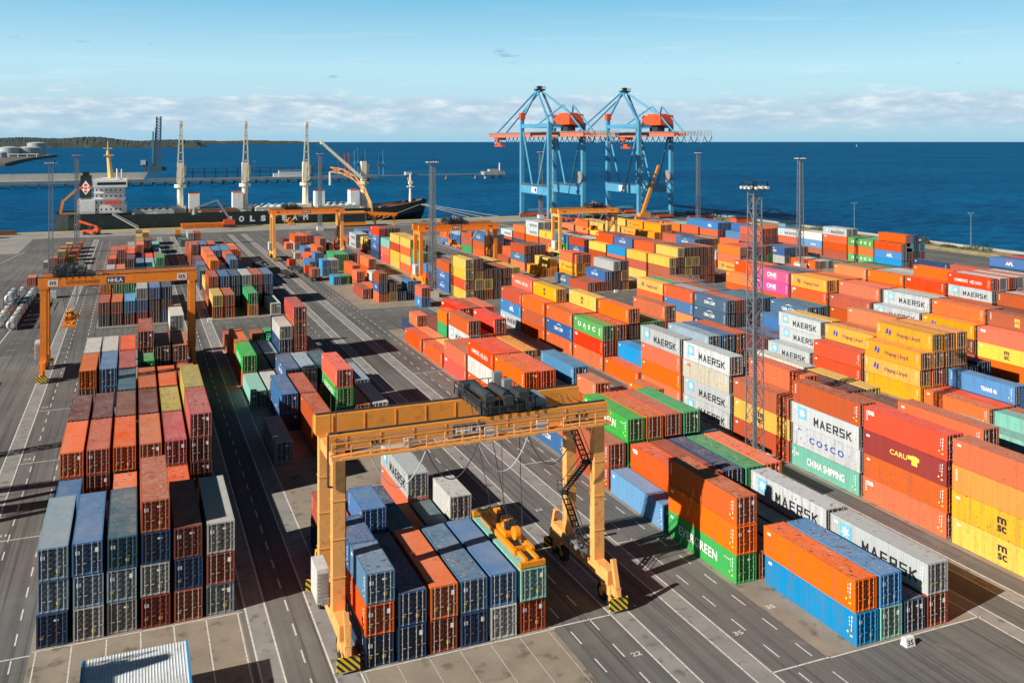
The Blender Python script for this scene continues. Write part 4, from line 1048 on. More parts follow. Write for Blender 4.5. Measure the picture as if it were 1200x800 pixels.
    m = MB()
    z = 4
    while z < ZT - 8: m.beam((u0 + 1.1, v0 - 2.2, z), (u0 + 1.1, v0 + 2.2, z + 3.6), .5, .2); m.box(u0 + .8, v0 + 1.3, z + 3.6, u0 + 2.2, v0 + 3, z + 3.7); z += 3.7
    m.build('stairs', M_grey, t)
    m = MB(); m.box(u0 - 1.0, (v0 + v1) / 2 - 4.2, 15.2, u0 - .97, (v0 + v1) / 2 + 3, 18.2); m.build('sign_plate', M_white, t)
    m = MB(); m.quadf([(u0 - 1.02, (v0 + v1) / 2 - 1.2, 15.7), (u0 - 1.02, (v0 + v1) / 2 - 3.6, 15.7), (u0 - 1.02, (v0 + v1) / 2 - 3.6, 17.7), (u0 - 1.02, (v0 + v1) / 2 - 1.2, 17.7)]); m.build('emblem', M_blue, t)
    return t
quay_crane(208.2, 228.8, 477.0, 440.0, 'left of two tall blue quay cranes with a red machine house', '', 546.0, 405.0, 536.0, 40.5)
quay_crane(263.0, 284.0, 474.0, 438.0, 'right of two tall blue quay cranes, beside the yellow mobile crane boom', '', 543.0, 405.0, 470.0, 39.5)

# ------------------------------------------------------------------ floodlight masts and lamp posts
def mast(u, v, h, w0, w1, label, base=True, r=.07):
    t = thing('floodlight_mast', label, 'floodlight mast', (u, v, 0), 0, 'lattice floodlight masts')
    m = MB(); z = 1.0; n = int(h / (w0 * 1.15)); zs = [1.0 + (h - 1.6) * i / n for i in range(n + 1)]
    wd = lambda z: (w0 + (w1 - w0) * z / h) / 2
    cs = ((-1, -1), (1, -1), (1, 1), (-1, 1))
    for a, b_ in cs: m.beam((a * wd(0), b_ * wd(0), .6), (a * wd(h), b_ * wd(h), h), r * 2.2)
    for i, (za, zb) in enumerate(zip(zs, zs[1:])):
        for k in range(4):
            p, q = cs[k], cs[(k + 1) % 4]
            if i % 2: p, q = q, p
            m.beam((p[0] * wd(za), p[1] * wd(za), za), (q[0] * wd(zb), q[1] * wd(zb), zb), r * 1.3)
            m.beam((p[0] * wd(zb), p[1] * wd(zb), zb), (q[0] * wd(zb), q[1] * wd(zb), zb), r * 1.1)
    m.build('lattice_shaft', M_steel, t)
    m = MB(); m.box(-.22, -.22, .9, .22, .22, h - 1); m.build('cable_riser', M_steel, t) if w0 > 1.2 else None
    p = w1 * .5 + .55
    m = MB(); m.box(-p, -p, h, p, p, h + .12)
    for a, b_ in (((-p, -p), (p, -p)), ((p, -p), (p, p)), ((p, p), (-p, p)), ((-p, p), (-p, -p))): railing(m, (*a, h + .12), (*b_, h + .12), 1.0, 1.2, .04)
    m.build('lamp_platform', M_dark, t)
    for sx, sy in ((-1, 0), (1, 0), (0, -1), (0, 1)):
        for k in (-.7, 0, .7):
            m = MB(); x = sx * (p + .3) + (k * p if sy else 0); y = sy * (p + .3) + (k * p if sx else 0)
            m.box(x - .2, y - .2, h + .15, x + .2, y + .2, h + .5); m.build('floodlight', M_lgrey, t)
    if base: m = MB(); m.box(-1.5, -1.5, 0, 1.5, 1.5, 1.9); m.build('concrete_base', M_lgrey, t)
mast(77.4, 99.0, 37.2, 1.7, 1.25, 'tallest lattice floodlight mast, in front of the stacks right of the gantry', r=.06)
mast(77.7, 241.0, 37.6, 1.9, 1.2, 'lattice floodlight mast beside the yellow stacks, white base block', r=.075)
mast(212.2, 247.0, 37.6, 1.8, 1.2, 'lattice floodlight mast rising from the far right blocks', r=.08)
mast(284.5, 412.0, 37.2, 1.7, 1.3, 'lattice floodlight mast by the sea right of the quay cranes', r=.09)
mast(84.8, 443.0, 37.4, 1.7, 1.3, 'lattice floodlight mast on the apron before the ship', r=.085)
mast(-20.9, 390.0, 38.0, 1.7, 1.3, 'lattice floodlight mast on the apron near the ship stern', r=.08)
mast(-21.6, 280.0, 37.4, 1.2, .9, 'leftmost lattice floodlight mast behind the left gantry crane', r=.055)
mast(215.0, 466.0, 37.4, 1.9, 1.4, 'lattice floodlight mast standing between the quay crane legs', r=.1)
mast(-28.6, 140, 37.4, 1.9, 1.4, 'lattice floodlight mast outside the left edge of the view', r=.1)
def post(u, v, h, label):
    t = thing('lamp_post', label, 'lamp post', (u, v, 0), 0, 'lamp posts along the shore')
    m = MB(); m.tube((0, 0, 0), (0, 0, h), .16, .09, 8); m.build('pole', M_steel, t)
    for s in (-1, 1):
        m = MB(); m.beam((0, 0, h), (s * 1.2, 0, h + .15), .1); m.box(s * 1.2 - .35, -.15, h + .05, s * 1.2 + .35, .15, h + .22); m.build('lamp_head', M_lgrey, t)
post(312.6, 327, 14.8, 'thin lamp post on the shore behind the far green lettered stack')
post(311.8, 263, 14.8, 'thin lamp post on the shore by the dark bushes')
post(125.0, 1035, 22, 'thin mast standing on the jetty end')

# ------------------------------------------------------------------ bulk ship
M_hull = mat('ship_hull_paint', (0.010, 0.022, 0.020), 0.5, var=0.3, scale=0.15, dirt=(0.10, 0.05, 0.03), dirt_amt=0.35)
M_deck = mat('ship_deck_red', (0.26, 0.075, 0.045), 0.7, var=0.2, scale=0.2)
M_hatch = mat('hatch_cover_grey', (0.50, 0.54, 0.55), 0.6, var=0.12, scale=0.15, dirt=(0.3, 0.2, 0.15), dirt_amt=0.4)
M_shipw = mat('ship_white_paint', (0.78, 0.78, 0.76), 0.5, var=0.06, scale=0.3, dirt=(0.45, 0.3, 0.2), dirt_amt=0.35)
M_cream = mat('cream_crane_paint', (0.78, 0.71, 0.56), 0.5, var=0.07, scale=0.4, dirt=(0.4, 0.22, 0.1), dirt_amt=0.3)
M_yelcream = mat('mast_yellow_paint', (0.80, 0.50, 0.16), 0.5)
M_green = flat('green_trim', (0.05, 0.18, 0.12))
ship = thing('bulk_carrier', 'long black cargo ship lettered in white, moored along the quay', 'cargo ship', (-36, 486, 0))
m = MB(); Ls = 192.0; Bm = 29.0
secs = []
for i in range(33):
    x = Ls * i / 32; f = x / Ls
    wb = 1.0 if f < .84 else max(.02, max(0, math.cos((f - .84) / .16 * math.pi / 2)) ** .75)
    wb *= 1.0 if f > .06 else .72 + .28 * (f / .06) ** .5
    top = 7.2 + (3.6 * ((f - .86) / .14) ** 1.2 if f > .86 else 0) + (.8 if f < .1 else 0)
    wl = wb * (1 if f < .78 else max(.01, 1 - ((f - .78) / .22) ** 2)) if f < .995 else .01
    c = Bm / 2
    secs.append([(x - (0 if f < .9 else (f - .9) * 26), c - wl * c, -2.9), (x, c - wb * c, 2.0 + (top - 7.2) * .6), (x + (0 if f < .9 else (f - .9) * 22), c - wb * c, top), (x + (0 if f < .9 else (f - .9) * 22), c + wb * c, top), (x, c + wb * c, 2.0), (x - (0 if f < .9 else (f - .9) * 26), c + wl * c, -2.9)])
for a, b_ in zip(secs, secs[1:]):
    for k in range(5):
        m.quadf([a[k], b_[k], b_[k + 1], a[k + 1]] if k != 2 else [(a[2][0], a[2][1], a[2][2] - .9), (b_[2][0], b_[2][1], b_[2][2] - .9), (b_[3][0], b_[3][1], b_[3][2] - .9), (a[3][0], a[3][1], a[3][2] - .9)], 1 if k == 2 else 0)
m.quadf(secs[0][::-1], 0)
hull = m.build('hull', [M_hull, M_deck], ship)
m = MB(); 
for i, ch in enumerate('POLSTEAM'):
    m.add(text_mb(ch, 2.6, 3.0, .05), Matrix(((1, 0, 0, 82.5 + 5.55 * i), (0, 0, 0, -.03), (0, 1, 0, 3.3), (0, 0, 0, 1))))
m.build('lettering', M_white, hull)
m = MB(); railing(m, (4, .2, 7.9), (165, .2, 7.2), 1.1, 2.4, .07); m.build('railing', M_green, hull)
for i, (a, b_) in enumerate(((35, 55), (63, 86), (96, 119), (129, 152))):
    m = MB(); m.box(a, 4, 6.35, b_, 25, 8.6); hc = m.build('hatch_coaming', M_deck if i == 1 else M_hatch, ship)
    if i != 1:
        m = MB()
        for k in range(6): x0 = a + (b_ - a) * k / 6; m.prism([(x0 + .1, 8.62), (x0 + (b_ - a) / 6 - .1, 8.62), (x0 + (b_ - a) / 12, 9.5)], 'y', 4.2, 24.8)
        m.build('hatch_cover', M_hatch, hc)
    else:
        m = MB(); m.box(a + .5, 4.4, 8.61, b_ - .5, 24.6, 8.7); m.build('open_hold', M_dark, hc)
def ship_crane(x, tilt):
    m = MB(); m.tube((x, 14.5, 6.3), (x, 14.5, 19.5), 1.7, 1.5, 14); m.tube((x, 14.5, 19.5), (x, 14.5, 21.2), 3.0, 3.0, 14); p = m.build('crane_pedestal', M_cream, ship)
    m = MB(); m.box(x - 1.45, 12.8, 21.6, x + 1.45, 16.4, 32.5); m.box(x + 1.7, 13.4, 26, x + 3.0, 15.6, 31); m.build('crane_tower', M_cream, p)
    m = MB()
    if tilt == 0: a, b_ = (x, 22.5), (x + .3, 53.5)
    else: a, b_ = (x - 1.5, 23), (x - 24, 43)
    n = 7
    for s in (-1, 1):
        if tilt == 0: m.beam((a[0] + s * 1.7, 12, a[1]), (b_[0] + s * .45, 12, b_[1]), .6)
        else: m.beam((a[0], 12 + s * 1.5, a[1]), (b_[0], 12 + s * .5, b_[1]), .9, 1.3)
    for i in range(n):
        f = (i + .5) / n; zc = a[1] + (b_[1] - a[1]) * f; xc = a[0] + (b_[0] - a[0]) * f; w_ = 1.7 + (.45 - 1.7) * f
        if tilt == 0: m.box(xc - w_, 11.7, zc - .25, xc + w_, 12.3, zc + .25)
        else: m.box(xc - .3, 12 - w_, zc - .4, xc + .3, 12 + w_, zc + .4)
    m.box(b_[0] - .9, 11.2, b_[1] - .8, b_[0] + .9, 12.8, b_[1] + 1.0)
    m.build('crane_jib', M_cream, p)
for x, t_ in ((58.4, 0), (91.3, 0), (123.7, 0), (155.9 + .5, 1)): ship_crane(x, t_)
for x in (62.5, 84.5, 128.0, 147.5):
    m = MB(); m.box(x, 8, 6.4, x + 5.2, 15.5, 16.5); m.box(x, 8, 16.5, x + 5.2, 8.3, 17.0, 1); m.box(x, 15.2, 16.5, x + 5.2, 15.5, 17.0, 1); m.build('grab_box', [M_shipw, M_crred], ship)
m = MB(); m.tube((184, 14.5, 9), (184, 14.5, 25), .9, .5, 8); m.box(182.2, 12.8, 17.5, 185.8, 16.2, 17.9); m.box(183, 13.5, 19, 185, 15.5, 21); m.build('foremast', M_cream, ship)
for i in range(26):
    x = 35 + i * 5.3
    if any(abs(x - c) < 3 for c in (58.4, 91.3, 123.7, 156.4)): continue
    m = MB(); h = (1.1, .7, 1.6, .9)[i % 4]; m.box(x, 1.4, 6.35, x + (1.2, 2.2, .9)[i % 3], 2.6, 6.35 + h); m.build('deck_fitting', (M_shipw, M_green, M_cream, M_deck)[(i * 7) % 4], ship)
for x in (57, 90, 122, 155): m = MB(); m.box(x - 3.5, 9, 6.36, x + 4, 20, 9.4); railing(m, (x - 3.5, 9, 9.4), (x + 4, 9, 9.4), 1.1, 1.2, .06); m.build('mast_house', M_cream, ship)
for x in (58.4, 91.3, 123.7):
    m = MB(); m.tube((x + .3, 12, 53), (x - .2, 14, 32.5), .09, seg=4); m.tube((x + .6, 12, 53), (x + 1.0, 14, 32.5), .09, seg=4); m.build('crane_wire', M_dark, ship)
# accommodation
m = MB(); m.box(10, 3, 7.9, 18, 26, 14.5); m.box(16, 3.4, 7.9, 32.5, 25.6, 12.0); m.box(17.5, 3.8, 12.0, 31.5, 25.2, 15.0); m.box(17.5, 4, 15.0, 31.5, 25, 18.0); m.box(17.5, 4, 18.0, 31.5, 25, 21.0); m.box(17.0, .6, 21.0, 32.8, 28.4, 24.4); m.box(19, 7, 24.4, 29, 22, 25.2)
sup = m.build('superstructure', M_shipw, ship)
m = MB(); m.box(19.0, .55, 22.1, 32.2, .59, 23.5); m.box(32.81, .8, 22.1, 32.84, 28, 23.5); m.build('bridge_windows', M_glass, sup)
for fl in (9.4, 12.9, 16.0, 19.0):
    for k in range(6):
        m = MB(); y = 3.37 if fl < 12 else 3.77 if fl < 15 else 3.97; m.box(18.3 + k * 2.2, y, fl, 19.0 + k * 2.2, y + .02, fl + .9); m.build('window', M_glass, sup)
for fl in (15.0, 18.0):
    m = MB(); m.box(17.0, 2.6, fl - .12, 32.0, 3.99, fl + .02); railing(m, (17, 2.65, fl), (32, 2.65, fl), 1.1, 1.4, .06); m.build('side_deck', M_shipw, sup)
m = MB(); railing(m, (10, 3, 14.5), (17.4, 3, 14.5), 1.1, 1, .06); railing(m, (17, .7, 24.4), (32.7, .7, 24.4), 1.1, 1.4, .06); railing(m, (32.7, .7, 24.4), (32.7, 28, 24.4), 1.1, 1.4, .06); m.build('railing', M_shipw, sup)
m = MB(); m.tube((25.0, 14, 25), (23.6, 14, 39), 1.4, .8, 8); m.box(21.6, 12.6, 36.5, 26.4, 15.4, 37.0); m.tube((23.6, 14, 39), (23.6, 14, 44), .35, .15, 6); m.box(21.2, 13.6, 40, 25.6, 14.2, 40.5); m.build('radar_mast', M_yelcream, ship)
m = MB(); m.tube((28, 8, 25), (28, 8, 30), .4, seg=6); m.tube((30, 18, 25), (30, 18, 29.5), .35, seg=6); m.build('aerial', M_cream, sup)
m = MB(); m.box(11, 9.5, 14.52, 16, 19, 26.5); m.box(12, 11, 26.5, 15, 17, 28.5); fn = m.build('funnel', M_hull, ship)
m = MB(); c0 = (13.5, 9.45, 20.5)
m.quadf([(c0[0], 9.46, 24.2), (c0[0] - 2.4, 9.46, 20.5), (c0[0], 9.46, 16.8), (c0[0] + 2.4, 9.46, 20.5)][::1], 0)
m.quadf([(c0[0] - 2.9, 9.44, 20.0), (c0[0] - 1.1, 9.44, 20.0), (c0[0] - 1.1, 9.44, 21.2), (c0[0] - 2.9, 9.44, 21.2)], 1); m.quadf([(c0[0] + 1.1, 9.44, 20.0), (c0[0] + 2.9, 9.44, 20.0), (c0[0] + 2.9, 9.44, 21.2), (c0[0] + 1.1, 9.44, 21.2)], 1)
for dx, dz in ((0, 1.3), (0, -.3), (0, -1.9)): m.quadf([(c0[0] + dx - .7, 9.43, 20.0 + dz), (c0[0] + dx + .7, 9.43, 20.0 + dz), (c0[0] + dx + .7, 9.43, 21.1 + dz), (c0[0] + dx - .7, 9.43, 21.1 + dz)], 1)
m.build('emblem', [M_white, M_redl], fn)
m = MB(); m.prism([(23, 12.6), (29, 12.6), (30, 13.8), (22.2, 13.8)], 'y', .8, 2.9); m.build('lifeboat', M_redl, ship)
m = MB()
for y in (8, 12): m.beam((2.0, y, 8), (3.2, y, 14.5), .9); m.beam((3.2, y, 14), (9.6, y, 20.0), 1.2, 1.0)
m.build('stern_davit', M_yellow, ship)
m = MB(); m.beam((26, .2, 7.5), (38, -3.6, .3), .9, .3); railing(m, (26, -.1, 7.6), (38, -3.9, .6), 1, 1.5, .05); m.build('gangway', M_lgrey, ship)
for (a, b_) in (((188, 6, 8), (222, -3.5, .3)), ((190, 8, 8), (232, -3.5, .3)), ((187, 4, 8), (214, -3.5, .3)), ((186, 3, 8), (160, -3.5, .3))):
    m = MB(); m.tube(a, b_, .12, seg=5); m.build('mooring_line', M_cream, ship)

# ------------------------------------------------------------------ jetty, port crane, loading arms, tanks, far shore
jt = thing('jetty', 'long concrete jetty on piles across the harbour', 'jetty')
A_, B_ = Vector((-330, 975, 0)), Vector((425, 1052, 0)); dj = (B_ - A_).normalized(); pj = Vector((-dj.y, dj.x, 0))
def slab(m, s0, s1, w0, w1, z0, z1, mt=0):
    c = [A_ + dj * s0 + pj * w0, A_ + dj * s1 + pj * w0, A_ + dj * s1 + pj * w1, A_ + dj * s0 + pj * w1]
    n = len(m.v)
    m.v += [(p.x, p.y, z0) for p in c] + [(p.x, p.y, z1) for p in c]
    for f in ((3,2,1,0),(4,5,6,7),(0,1,5,4),(1,2,6,5),(2,3,7,6),(3,0,4,7)): m.f.append(tuple(n + i for i in f)); m.m.append(mt); m.c.append(None)
m = MB(); slab(m, 0, 375, 0, 22, 1.0, 4.2); slab(m, 375, 560, 0, 16, 1.2, 4.0); slab(m, 560, 600, 0, 16, 1.2, 4.0); slab(m, 600, 740, 3, 7, 2.4, 3.6); m.build('deck', M_conc, jt)
m = MB(); slab(m, 0, 352, 18, 20, 4.2, 11.0); m.build('wave_wall', mat('pale_wall_concrete', (0.64, 0.60, 0.53), 0.9, var=0.1, scale=0.05, dirt=(0.25, 0.22, 0.2), dirt_amt=0.4), jt)
for s in list(range(4, 600, 12)) + [640, 690, 730]:
    for w_ in (1.5, 12):
        if s > 600 and w_ > 2: continue
        m = MB(); p = A_ + dj * s + pj * (w_ if s < 600 else 5); m.tube((p.x, p.y, -4), (p.x, p.y, 1.4 if s < 600 else 2.4), 1.0 if s < 600 else 2.2, seg=8); m.build('pile', M_conc, jt)
m = MB(); slab(m, 352, 600, 8, 8.6, 4.0, 4.1)
for s in range(380, 560, 12):
    p = A_ + dj * s + pj * 9; m.beam((p.x, p.y, 4), (p.x, p.y, 14.5), .5); q = A_ + dj * s + pj * 13; m.beam((q.x, q.y, 4), (q.x, q.y, 14.5), .5); m.beam((p.x, p.y, 10), (q.x, q.y, 10), .4)
for z in (9.5, 11.2, 14.5): a = A_ + dj * 378 + pj * 11; b_ = A_ + dj * 556 + pj * 11; m.beam((a.x, a.y, z), (b_.x, b_.y, z), 4 if z > 14 else 1.2, .5)
m.build('pipe_bridge', M_dark, jt)
M_fence = mat('blue_grey_steel', (0.07, 0.12, 0.16), 0.6, var=0.2, scale=0.3)
def at_j(s, w_, z=0): p = A_ + dj * s + pj * w_; return (p.x, p.y, z)
b0 = at_j(352, 9, 4.2)
t = thing('harbour_crane', 'dark harbour crane with raised lattice boom on the jetty', 'harbour crane', b0)
m = MB(); m.prism([(-10, 0), (10, 0), (5, 8), (-5, 8)], 'y', -5, 5); m.build('portal', mat('port_crane_blue', (0.02, 0.16, 0.30), 0.6), t)
m = MB(); m.box(-9, -4, 8, 8, 4, 14); m.box(8, -3, 9, 13, 3, 13); m.box(-11, -2, 12, -6, 2, 19, 0); m.build('machine_house', M_fence, t)
m = MB(); m.box(-13, -4.2, 15, -8, -2, 20); m.build('cabin', M_lgrey, t)
m = MB()
for x in (1.8, 6.0): m.beam((x, 0, 14), (x + 1.2, 0, 66), .9, 1.6)
for i in range(16): z = 15 + i * 3.2; m.beam((2.0 + i * .07, 0, z), (6.0 + i * .07, 0, z + 3.2), .7); m.beam((2.0 + i * .07, 0, z), (6.2 + i * .07, 0, z), .7)
m.build('boom', M_fence, t)
m = MB(); m.beam((.6, .5, 14), (1.6, .5, 54), .9, 1.0); m.build('luffing_ram', M_yellow, t)
m = MB(); m.beam((-1.2, 0, 14), (-.6, 0, 50), 1.3, 1.6); m.build('mast', M_crblue, t)
arms = [(402, 30, 'D'), (409, 26, 'R'), (414, 26, 'R'), (421, 30, 'B'), (425, 32, 'B'), (430, 31, 'D'), (434, 30, 'B'), (451, 27, 'D'), (456, 29, 'B')]
for k, (px_, h, c_) in enumerate(arms):
    x = (px_ - 585.4) / 1052; uu = 1016 * (.3773 + .926 * x) / (.926 - .3773 * x) * 1.0
    p = (uu, 1028 + .1 * (uu - 150) + 3, 4)
    t = thing('loading_arm', 'loading arm in the cluster on the jetty end, ' + {'D': 'dark grey', 'R': 'red', 'B': 'blue'}[c_] + ' ' + ORD[k] + ' from the left', 'loading arm', p, 0, 'loading arms on the jetty')
    m = MB(); m.tube((0, 0, 0), (0, 0, h * .55), .9, .8, 8); m.build('riser', {'D': M_fence, 'R': M_crred, 'B': M_crblue}[c_], t)
    m = MB(); m.beam((0, 0, h * .5), (-.8, 0, h), .9); m.beam((1.0, 0, h * .5), (-.8, 0, h), .6); m.box(-2, -1, h * .42, 2, 1, h * .5); m.build('arm', {'D': M_fence, 'R': M_crred, 'B': M_crblue}[c_], t)
t = thing('jetty_shed', 'white control shed on the jetty beside the loading arms', 'shed', at_j(498, 6, 4.0))
m = MB(); m.box(-14, -4, 0, 14, 4, 7); m.box(-20, -3, 0, -14.2, 3, 4); m.build('wall', M_lgrey, t)
m = MB(); m.box(-14.5, -4.5, 7.02, 14.5, 4.5, 7.5); m.build('roof', M_grey, t)
t = thing('mooring_platform', 'small concrete platform with a beacon at the jetty tip', 'platform', (418, 1049, 0))
m = MB(); m.box(-14, -6, 2, 14, 6, 6.2); m.box(-6, -4, 6.2, 5, 4, 9.0); m.build('deck', M_conc, t)
m = MB(); m.tube((9, 0, 6.2), (9, 0, 17), 1.1, .8, 8); m.build('beacon', M_cream, t)
for x in (-10, 0, 10): m = MB(); m.tube((x, 0, -4), (x, 0, 2.1), 1.8, seg=8); m.build('pile', M_conc, t)
t = thing('sea_marker', 'tiny pale marker block on the walkway of the jetty', 'marker', at_j(640, 5, 3.6))
m = MB(); m.box(-4, -3, 0, 4, 3, 3.5); m.build('body', M_lgrey, t); m = MB(); m.box(-4.2, -3.2, 3.52, 4.2, 3.2, 3.9); m.build('roof', M_grey, t)

M_rock = mat('dark_shore_rock', (0.12, 0.11, 0.09), 0.95, var=0.4, scale=0.03)
def bearing(px, d):
    x = (px - 585.4) / 1052 * d
    return x * math.cos(R(22.148)) + d * math.sin(R(22.148)), -x * math.sin(R(22.148)) + d * math.cos(R(22.148))
g = MB(); g.prism([bearing(-160, 1640), bearing(6, 1690), bearing(22, 2000), bearing(40, 2330), bearing(67, 2800), bearing(50, 2960), bearing(-160, 3200)], 'z', -4, 3.0); struct('far_spit', g, M_rock)
for k, (px_, d_, r_, h, nm) in enumerate([(34, 2520, 32, 27, 'nearest pale storage tank, right of the front pair on the spit'), (11, 2480, 27, 27, 'pale storage tank at the left photo edge, left of the front pair'), (43, 2780, 27, 39, 'tallest storage tank, standing behind the front pair'), (-12, 2500, 27, 26, 'storage tank just outside the left photo edge'), (2, 2280, 12, 16, 'small storage tank low at the left photo edge')]):
    t = thing('storage_tank', nm, 'storage tank', (*bearing(px_, d_), 3), 0, 'storage tanks on the far spit')
    m = MB(); m.tube((0, 0, 0), (0, 0, h - 3), r_, seg=32); m.build('shell', mat('tank_shell_' + 'abcdef'[k], (.42, .45, .47) if k % 2 else (.36, .38, .41), .5, var=.1, scale=.05), t)
    m = MB(); m.tube((0, 0, h - 3), (0, 0, h), r_ * .99, r_ * .35, seg=32); m.build('roof', M_lgrey, t)
t = thing('pipe_rack', 'low white pipe rack running before the storage tanks', 'pipe rack', (*bearing(10, 2330), 3), R(-15))
m = MB(); m.beam((-120, 0, 8), (75, 0, 8), 3, 1.5)
for i in range(9): m.beam((-115 + i * 23, 0, 0), (-115 + i * 23, 0, 8), 1.5)
m.build('rack', M_lgrey, t)
# wooded far shore
def wooded():
    m = MB(); rn = random.Random(3)
    def ridge(px0, px1, d, htop, seg, depth=900):
        pts = []
        for i in range(seg + 1):
            px = px0 + (px1 - px0) * i / seg; x = (px - 585.4) / 1052
            pts.append((px, x))
        rows = []
        for i, (px, x) in enumerate(pts):
            h = htop(px)
            row = []
            for k, (f, hf) in enumerate(((0, 0.0), (.03, .42), (.25, .70), (.6, .93), (1, 1.0))):
                dd = d + depth * f; xx = x * dd
                u = xx * math.cos(R(22.148)) + dd * math.sin(R(22.148)); v = -xx * math.sin(R(22.148)) + dd * math.cos(R(22.148))
                row.append((u, v, -3 + (h + rn.uniform(-.05, .05) * h) * hf + rn.uniform(0, 5) * (hf > 0)))
            rows.append(row)
        for a, b_ in zip(rows, rows[1:]):
            for k in range(4): m.quadf([a[k], b_[k], b_[k + 1], a[k + 1]])
    def hA(px):
        e = max(0, min(1, (242 - px) / 12)); return (54 + 20 * math.exp(-((px + 10) / 90) ** 2) + 26 * math.exp(-((px - 95) / 60) ** 2) + 9 * math.sin(px * .07)) * e
    ridge(-260, 242, 6700, hA, 340, 2200)
    def hB(px):
        e = max(0, min(1, (381 - px) / 40)); return (62 + 8 * math.sin(px * .09) + 4 * math.sin(px * .31)) * e + 2
    ridge(190, 381, 15500, hB, 170, 2500)
    return m
mt = mat('far_woodland', (0.026, 0.042, 0.036), 0.95, var=0.55, scale=0.006, dirt=(0.085, 0.095, 0.075), dirt_amt=0.45)
fo = wooded().build('far_woodland', mt); fo['kind'] = 'stuff'; tag(fo, 'low wooded shore on the horizon at the left', 'woodland')
rn = random.Random(9)
hs = MB()
for k in range(46):
    px = rn.choice([rn.uniform(15, 60), rn.uniform(60, 95), rn.uniform(105, 135), rn.uniform(135, 180), rn.uniform(-30, 15)]); d = 6740 + rn.uniform(0, 260); x = (px - 585.4) / 1052 * d
    u = x * math.cos(R(22.148)) + d * math.sin(R(22.148)); v = -x * math.sin(R(22.148)) + d * math.cos(R(22.148))
    w_ = rn.uniform(6, 22); z = rn.uniform(4, 14); hs.box(u - w_, v - 8, z - 9, u + w_, v + 8, z + rn.uniform(5, 9))
ho = hs.build('far_village', M_lgrey); ho['kind'] = 'stuff'; tag(ho, 'scatter of tiny pale buildings along the far wooded shore', 'buildings')
t = thing('sailing_boat', 'tiny white sailing boat far out near the horizon on the right', 'sailing boat', (6050, 6300, -2.6))
m = MB(); m.prism([(-8, 0), (8, 0), (11, 2.5), (-10, 2.5)], 'y', -2.5, 2.5); m.build('hull', M_shipw, t)
m = MB(); m.prism([(-7, 3), (7, 3), (0, 28)], 'y', -.15, .15); m.build('sail', M_shipw, t)

# ------------------------------------------------------------------ shore on the right: grass, wall, bushes
M_dry = mat('dry_grass', (0.28, 0.24, 0.12), 0.95, var=0.35, scale=0.12, dirt=(0.12, 0.12, 0.06), dirt_amt=0.6, bump=.5, bscale=3)
g = MB(); g.box(SU - 14, 60, .004, SU, 425, .22); g.box(SU - 11, 60, .22, SU - 1, 425, .75); struct('grass_verge', g, M_dry)
g = MB(); g.box(SU, 60, -3.5, SU + 1.4, 425, 1.5); struct('shore_wall', g, M_conc)
g = MB(); rn = random.Random(21)
for k in range(900):
    v = rn.uniform(100, 470); u = SU + 1.6 + abs(rn.gauss(0, 1.8)); z = -2.6 + max(0, 3.2 - (u - SU - 1.6) * .8); s = rn.uniform(.5, 1.4)
    n = len(g.v); 
    P = [Vector((rn.uniform(-1, 1), rn.uniform(-1, 1), rn.uniform(-.8, .8))).normalized() * s * rn.uniform(.7, 1.1) for _ in range(6)]
    P = [Vector((s, 0, 0)), Vector((0, s * rn.uniform(.6, 1.2), 0)), Vector((-s * rn.uniform(.6, 1), 0, 0)), Vector((0, -s, 0)), Vector((0, 0, s * rn.uniform(.5, .9))), Vector((0, 0, -s))]
    g.v += [(u + p.x, v + p.y, z + p.z) for p in P]
    for a, b_ in ((0, 1), (1, 2), (2, 3), (3, 0)): g.f += [(n + a, n + b_, n + 4), (n + b_, n + a, n + 5)]; g.m += [0, 0]; g.c += [None, None]
o = g.build('shore_rocks', mat('shore_stone', (.27, .25, .22), .9, var=.3, scale=.3)); o['kind'] = 'stuff'; tag(o, 'grey boulders along the waterline on the right shore', 'rocks')
M_leaf = mat('bush_leaves', (0.05, 0.075, 0.025), 0.8, var=0.5, scale=.8)
def bush(u, v, w_, h, label):
    rn = random.Random(int(u * 7 + v)); m = MB()
    for k in range(420):
        a = rn.uniform(0, 6.28); r_ = math.sqrt(rn.random()); zz = rn.random() * h * math.sqrt(max(0, 1 - (r_ * .95) ** 2)) * rn.uniform(.7, 1.1)
        p = Vector((math.cos(a) * r_ * w_ * .5, math.sin(a) * r_ * w_, zz)); s = rn.uniform(.25, .6)
        q = [Vector((rn.uniform(-s, s), rn.uniform(-s, s), rn.uniform(-s, s))) for _ in range(3)]
        m.quadf([p + x for x in q])
    o = m.build('bush', M_leaf, None, (u, v, .6)); tag(o, label, 'bush', 'bushes along the shore')
bush(309, 283, 2.2, 3.4, 'small round dark bush standing alone on the dry verge')
bush(307, 287, 4.5, 1.6, 'low spreading bush left of the lone round bush'); bush(309, 258, 7.5, 2.6, 'wide dark bush at the foot of the shore lamp post'); bush(308, 270, 4, 1.2, 'small low bush between the round bush and the lamp post')
bush(309, 345, 7, 2.6, 'dark bush on the verge behind the far right stacks'); bush(310, 222, 4, 1.6, 'small bush near the right photo edge')

